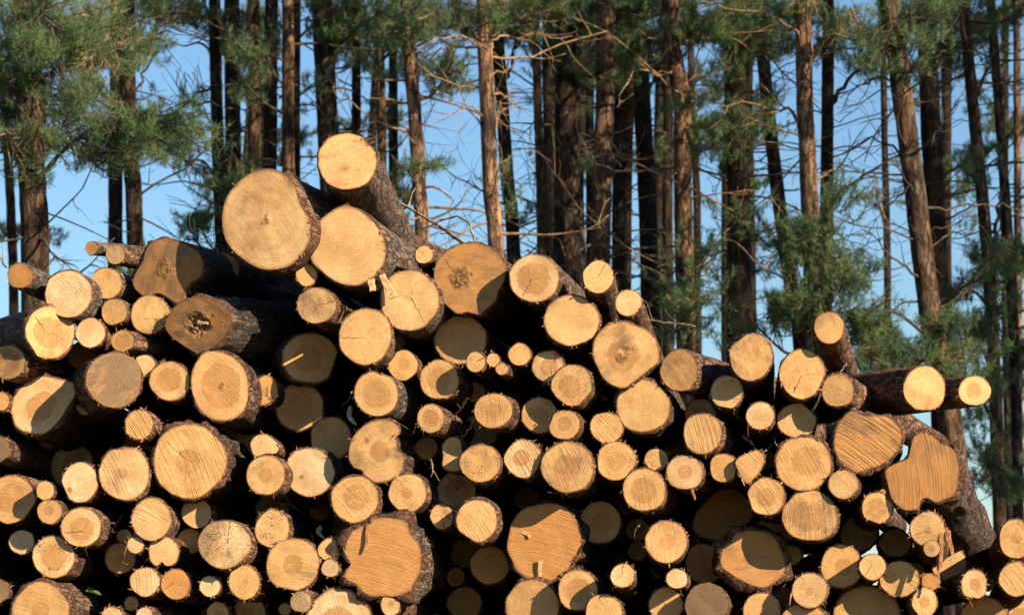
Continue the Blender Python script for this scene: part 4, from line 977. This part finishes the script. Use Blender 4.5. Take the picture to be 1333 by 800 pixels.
# the wood goes on to the right of the view; these unseen pines are added to shade the trunks
SHADE_PINES = [((13.6, 11.0), .36), ((10.2, 15.2), .3), ((15.5, 13.0), .34), ((12.6, 15.4), .3), ((17.5, 9.2), .32), ((18.5, 12.0), .34)]
for k, ((X, Y), dia) in enumerate(SHADE_PINES):
    Dk = Y - CAM[1]
    uk = 666.5 + F_PX * X / Dk
    pine(60 + k, [(uk, -60), (uk + 6, 150), (uk + 12, 380)], dia * F_PX / Dk, Dk, D(dead=4, top=120, H=20 + k % 3), 'unseen pine added past the right edge to shade the trunks', False)
FAR = [(318, 15, 'dark stem deep in the wood just right of the broad dark trunk'), (342, 13, 'dark stem deep in the wood between the pinkish and blackish trunks'), 
       (480, 12, 'shaded thin stem left of the half-hidden thin reddish trunk'), 
       (724, 14, 'far black stem behind the left side of the broadest black trunk'), (757, 14, 'far black stem behind the right side of the broadest black trunk'),
       (771, 12, 'far black stem left of the brown half-lit trunk'), (858, 16, 'far black stem left of the crooked trunk'), (868, 14, 'far dark stem hidden behind the crooked trunk'), (905, 10, 'far dark stem right of the crooked trunk'),
       (978, 13, 'far dark stem right of the thick dark trunk'), (946, 12, 'far dark stem left of the thick dark trunk'), 
       (1232, 14, 'far dark stem right of the large leaning trunk'), (1310, 11, 'far dark stem near the right edge')]
for k, (u, w, lab) in enumerate(FAR):
    q = random.Random(k)
    ln = q.uniform(-14, 14)
    fo = [(u + q.uniform(-45, 45), q.uniform(-10, 240), q.uniform(20, 45), q.uniform(14, 30), q.randint(14, 30)) for _ in range(3)]
    pine(100 + k, [(u + ln, -20), (u + ln * .6 + q.uniform(-5, 5), 120), (u + q.uniform(-4, 4), 260), (u - ln * .4, 430)], w, q.uniform(29, 35), D(dead=5, top=14, fol=fo), lab)
for i, (pts, w, Dm, o, lab) in enumerate(TREES):
    pine(i, pts, w, Dm, o, lab)
print('needle tris', N_TRI[0])
# ------------------------------------------------------------------ splinters, stub, paint mark, sticks and leaves on the pile
def P3(u, v, z=0.0): return hit_plane(float(u), float(v), PILE0 + AX0 * z, AX0)

def log_at(u, v):
    k = min(range(len(LOGS)), key=lambda i: (LOGS[i][0] - u) ** 2 + (LOGS[i][1] - v) ** 2)
    return ROOTS[k]

def local(root, u, v, z=0.0):            # a point on the plane of that log's cut end
    M = np.array(root.matrix_world)
    p = hit_plane(float(u), float(v), M[:3, 3], M[:3, 2])
    return M[:3, :3].T @ (p - M[:3, 3]) + np.array([0, 0, z])

def sliver(root, name, u0, v0, u1, v1, w0, w1, z0, z1, t, mat):
    a, b = local(root, u0, v0, z0), local(root, u1, v1, z1)
    d = unit(b - a); s = unit(np.cross(d, [0, 0, 1.0])); n = np.cross(s, d)
    px = 12.2 / F_PX
    v = []
    for k, f in enumerate((0, .35, .7, 1)):
        c = a + (b - a) * f + s * (.0 if k in (0, 3) else (.0025 if k == 1 else -.002)); w = (w0 + (w1 - w0) * f) * px / 2
        v += [c - s * w - n * t, c + s * w - n * t * .6, c + s * w * .9 + n * t, c - s * w * .8 + n * t * .7]
    f = []
    for k in range(3):
        o_ = k * 4
        f += [[o_, o_ + 1, o_ + 5, o_ + 4], [o_ + 1, o_ + 2, o_ + 6, o_ + 5], [o_ + 2, o_ + 3, o_ + 7, o_ + 6], [o_ + 3, o_, o_ + 4, o_ + 7]]
    f += [[3, 2, 1, 0], [12, 13, 14, 15]]
    return obj(name, mesh(name, np.array(v), np.array(f), mat, False), root)

r70 = log_at(534, 391)
sliver(r70, 'wedge', 498, 358, 514, 389, 8, 10, .012, .045, .006, M_SPL)
sliver(log_at(454, 320), 'splinter', 484, 364, 487, 380, 9, 8, .01, .03, .006, M_SPL)
r95 = log_at(709, 707)
sliver(r95, 'splinter', 677, 688, 691, 699, 6, 3, .004, .014, .003, M_SPL)
sliver(r95, 'splinter', 704, 728, 703, 754, 6, 2, .010, .004, .003, M_SPL)
sliver(log_at(258, 422), 'splinter', 258, 419, 272, 421, 5, 3, .004, .008, .003, M_SPL)
r127 = log_at(1208, 688)
for q in ((1226, 676, 1225, 738, 7, 3), (1233, 690, 1240, 722, 8, 4), (1222, 716, 1221, 762, 5, 2)):
    sliver(r127, 'bark_strip', *q, -.01, .02, .003, M_STRIP)
sliver(log_at(815, 461) if 0 else log_at(500, 724), 'bark_strip', 480, 682, 477, 716, 5, 3, .004, .02, .003, M_STRIP)
sliver(log_at(891, 615), 'bark_strip', 901, 636, 905, 650, 4, 2, -.005, .01, .002, M_STRIP)
# stub under the log at the lower right
rs = log_at(1208, 688)
c0 = local(rs, 1213, 714, .02); rs_r = 10.5 * 12.2 / F_PX
pth = np.array([c0, c0 + np.array([.004, .006, -.05]), c0 + np.array([.01, .022, -.16])])
tv, tf = tube_arrays(pth, np.array([rs_r, rs_r * 1.1, rs_r * 1.3]), 18, .05, 3.0)
st = obj('branch_stub', mesh('branch_stub', tv, tf, M_BARK), rs); st['btype'] = .4; st['seed'] = 4.2; st['lichen'] = .2
cv = np.vstack([tv[:18].mean(0)[None], tv[:18]]); cv[1:, 2] += .001; cv[0, 2] += .003
cf = [[0, 1 + k, 1 + (k + 1) % 18] for k in range(18)]
wood = np.column_stack([cv[:, :2] - cv[0, :2], np.concatenate([[0], np.ones(18)])])
sf = obj('cut_face', mesh('cut_face', cv, cf, M_WOOD, True, {'wood': ('FLOAT_VECTOR', wood)}), st)
for a_, b_ in (('tone', -.5), ('heart', .4), ('grey', 0), ('speck', 0), ('saw', .2), ('knot', 0), ('crack', 0), ('rot', 0), ('sawa', 0), ('seed', 9.1)): sf[a_] = float(b_)
# red paint mark
rp = log_at(714, 476)
M_RED = make_simple('red_paint', (0.42, 0.06, 0.06), (0.55, 0.16, 0.12), 60)
q = [local(rp, a_, b_, .004) for a_, b_ in ((718, 456), (721, 456), (725, 459), (729, 463), (727, 464), (722, 462), (719, 459))]
cq = np.mean(q, 0)
obj('paint_mark', mesh('paint_mark', np.vstack([q, [cq]]), [[k, (k + 1) % 7, 7] for k in range(7)], M_RED, False), rp)

srng = np.random.default_rng(77)
def stick(name, px, rpx, z, label, mat=None, twigs=2, cat='stick'):
    c = spline(np.array([P3(u, v, zz) for (u, v), zz in zip(px, np.linspace(z[0], z[1], len(px)))]), 14)
    c[1:-1] += srng.normal(0, .003, (12, 3))
    r = rpx * 12.2 / F_PX / 2
    parts = [tube_arrays(c, np.linspace(r, r * .55, 14) * srng.uniform(.9, 1.1, 14), 6)]
    for _ in range(twigs):
        k = srng.integers(3, 12)
        b = curve(c[k], unit(c[k + 1] - c[k]) + srng.normal(0, .6, 3), srng.uniform(.04, .16), srng, 0, 6, .18)
        parts.append(tube_arrays(b, np.linspace(r * .5, r * .2, 6), 4))
    v, f = join(parts); o_ = c[0]
    tag(obj(name, mesh(name, v - o_, f, mat or M_STICK), None, o_), label, cat, 'loose sticks and twigs on the pile')

stick('stick', [(610, 518), (600, 531), (588, 547)], 3, (-.06, .1), 'pale stick leaning beside the torn-barked small log near the middle')
stick('stick', [(619, 545), (609, 560), (598, 577)], 2.5, (-.02, .1), 'brown twig above the narrow bell-shaped log')
stick('stick', [(338, 666), (334, 680), (327, 700)], 4, (-.05, .08), 'curved stick between the cracked cream log and the black-speckled log')
stick('dead_branch', [(604, 318), (585, 303), (556, 285), (508, 256)], 6, (.6, 1.2), 'bare lit branch slanting up behind the big rotten-patched log', None, 5, 'branch')
stick('dead_branch', [(618, 318), (612, 292), (592, 282), (566, 290), (542, 302)], 3.5, (.7, .9), 'thin arching bare branch behind the big rotten-patched log', None, 4, 'branch')
stick('twig', [(285, 331), (278, 318), (267, 304)], 2, (.2, .3), 'dry forked twig rising behind the hollow heart-shaped log', None, 5, 'twig')
stick('twig', [(262, 324), (256, 314), (240, 310)], 3, (.15, .25), 'dark dry sprig on top of the hollow heart-shaped log', M_BRANCH, 8, 'twig')
stick('twig', [(8, 348), (2, 338), (-4, 330)], 3, (.0, .1), 'short twig at the left edge above the knotty little log', None, 4, 'twig')
stick('stick', [(560, 597), (563, 606), (562, 620)], 3, (-.02, .02), 'hanging splinter of wood left of the narrow bell-shaped log', None, 2)
stick('twig', [(905, 424), (880, 421), (838, 415)], 1.6, (.3, .2), 'thin bare twig beside the stepped end of the crest', None, 3, 'twig')

def leaf(px, z, mat, label):
    q = np.array([P3(u, v, z + srng.normal(0, .008)) for u, v in px])
    c = q.mean(0) + AX0 * -.012
    v = np.vstack([q, [c], q + AX0 * .0015, [c + AX0 * .0015]]); n = len(q)
    f = [[k, (k + 1) % n, n] for k in range(n)] + [[n + 1 + (k + 1) % n, n + 1 + k, 2 * n + 1] for k in range(n)]
    tag(obj('leaf', mesh('leaf', v - c, f, mat, True), None, c), label, 'leaf', 'loose leaves caught in the pile')
leaf([(453, 530), (457, 527), (459, 534), (457, 541), (463, 548), (465, 554), (459, 551), (453, 545), (451, 538)], .05, M_LEAF, 'pale curled leaf in the black gap left of the bitten-apple log')
leaf([(111, 769), (115, 762), (122, 766), (130, 770), (133, 774), (126, 774), (118, 771)], .2, M_GREEN, 'small green leaf in the dark gap above the broken stub at bottom left')
leaf([(411, 688), (418, 682), (420, 688), (417, 693), (424, 701), (419, 700), (412, 694)], .12, M_LEAF, 'dry leaf above the two tiny stacked logs beside the star-hearted log')

for k in range(60):                      # thin twigs poking from the gaps
    u, v = srng.uniform(30, 1240), srng.uniform(470, 780)
    if min((L[0] - u) ** 2 + (L[1] - v) ** 2 - max(L[2], L[3]) ** 2 for L in LOGS) < 9: continue
    a_ = srng.uniform(0, 6.28); ln = srng.uniform(12, 30)
    stick('twig', [(u, v), (u + math.cos(a_) * ln * .5 + srng.normal(0, 3), v + math.sin(a_) * ln * .5 + 2), (u + math.cos(a_) * ln, v + math.sin(a_) * ln)], srng.uniform(1.2, 2.6), (.25, .02), 'thin twig poking out of a dark gap between logs', None, 2, 'twig')
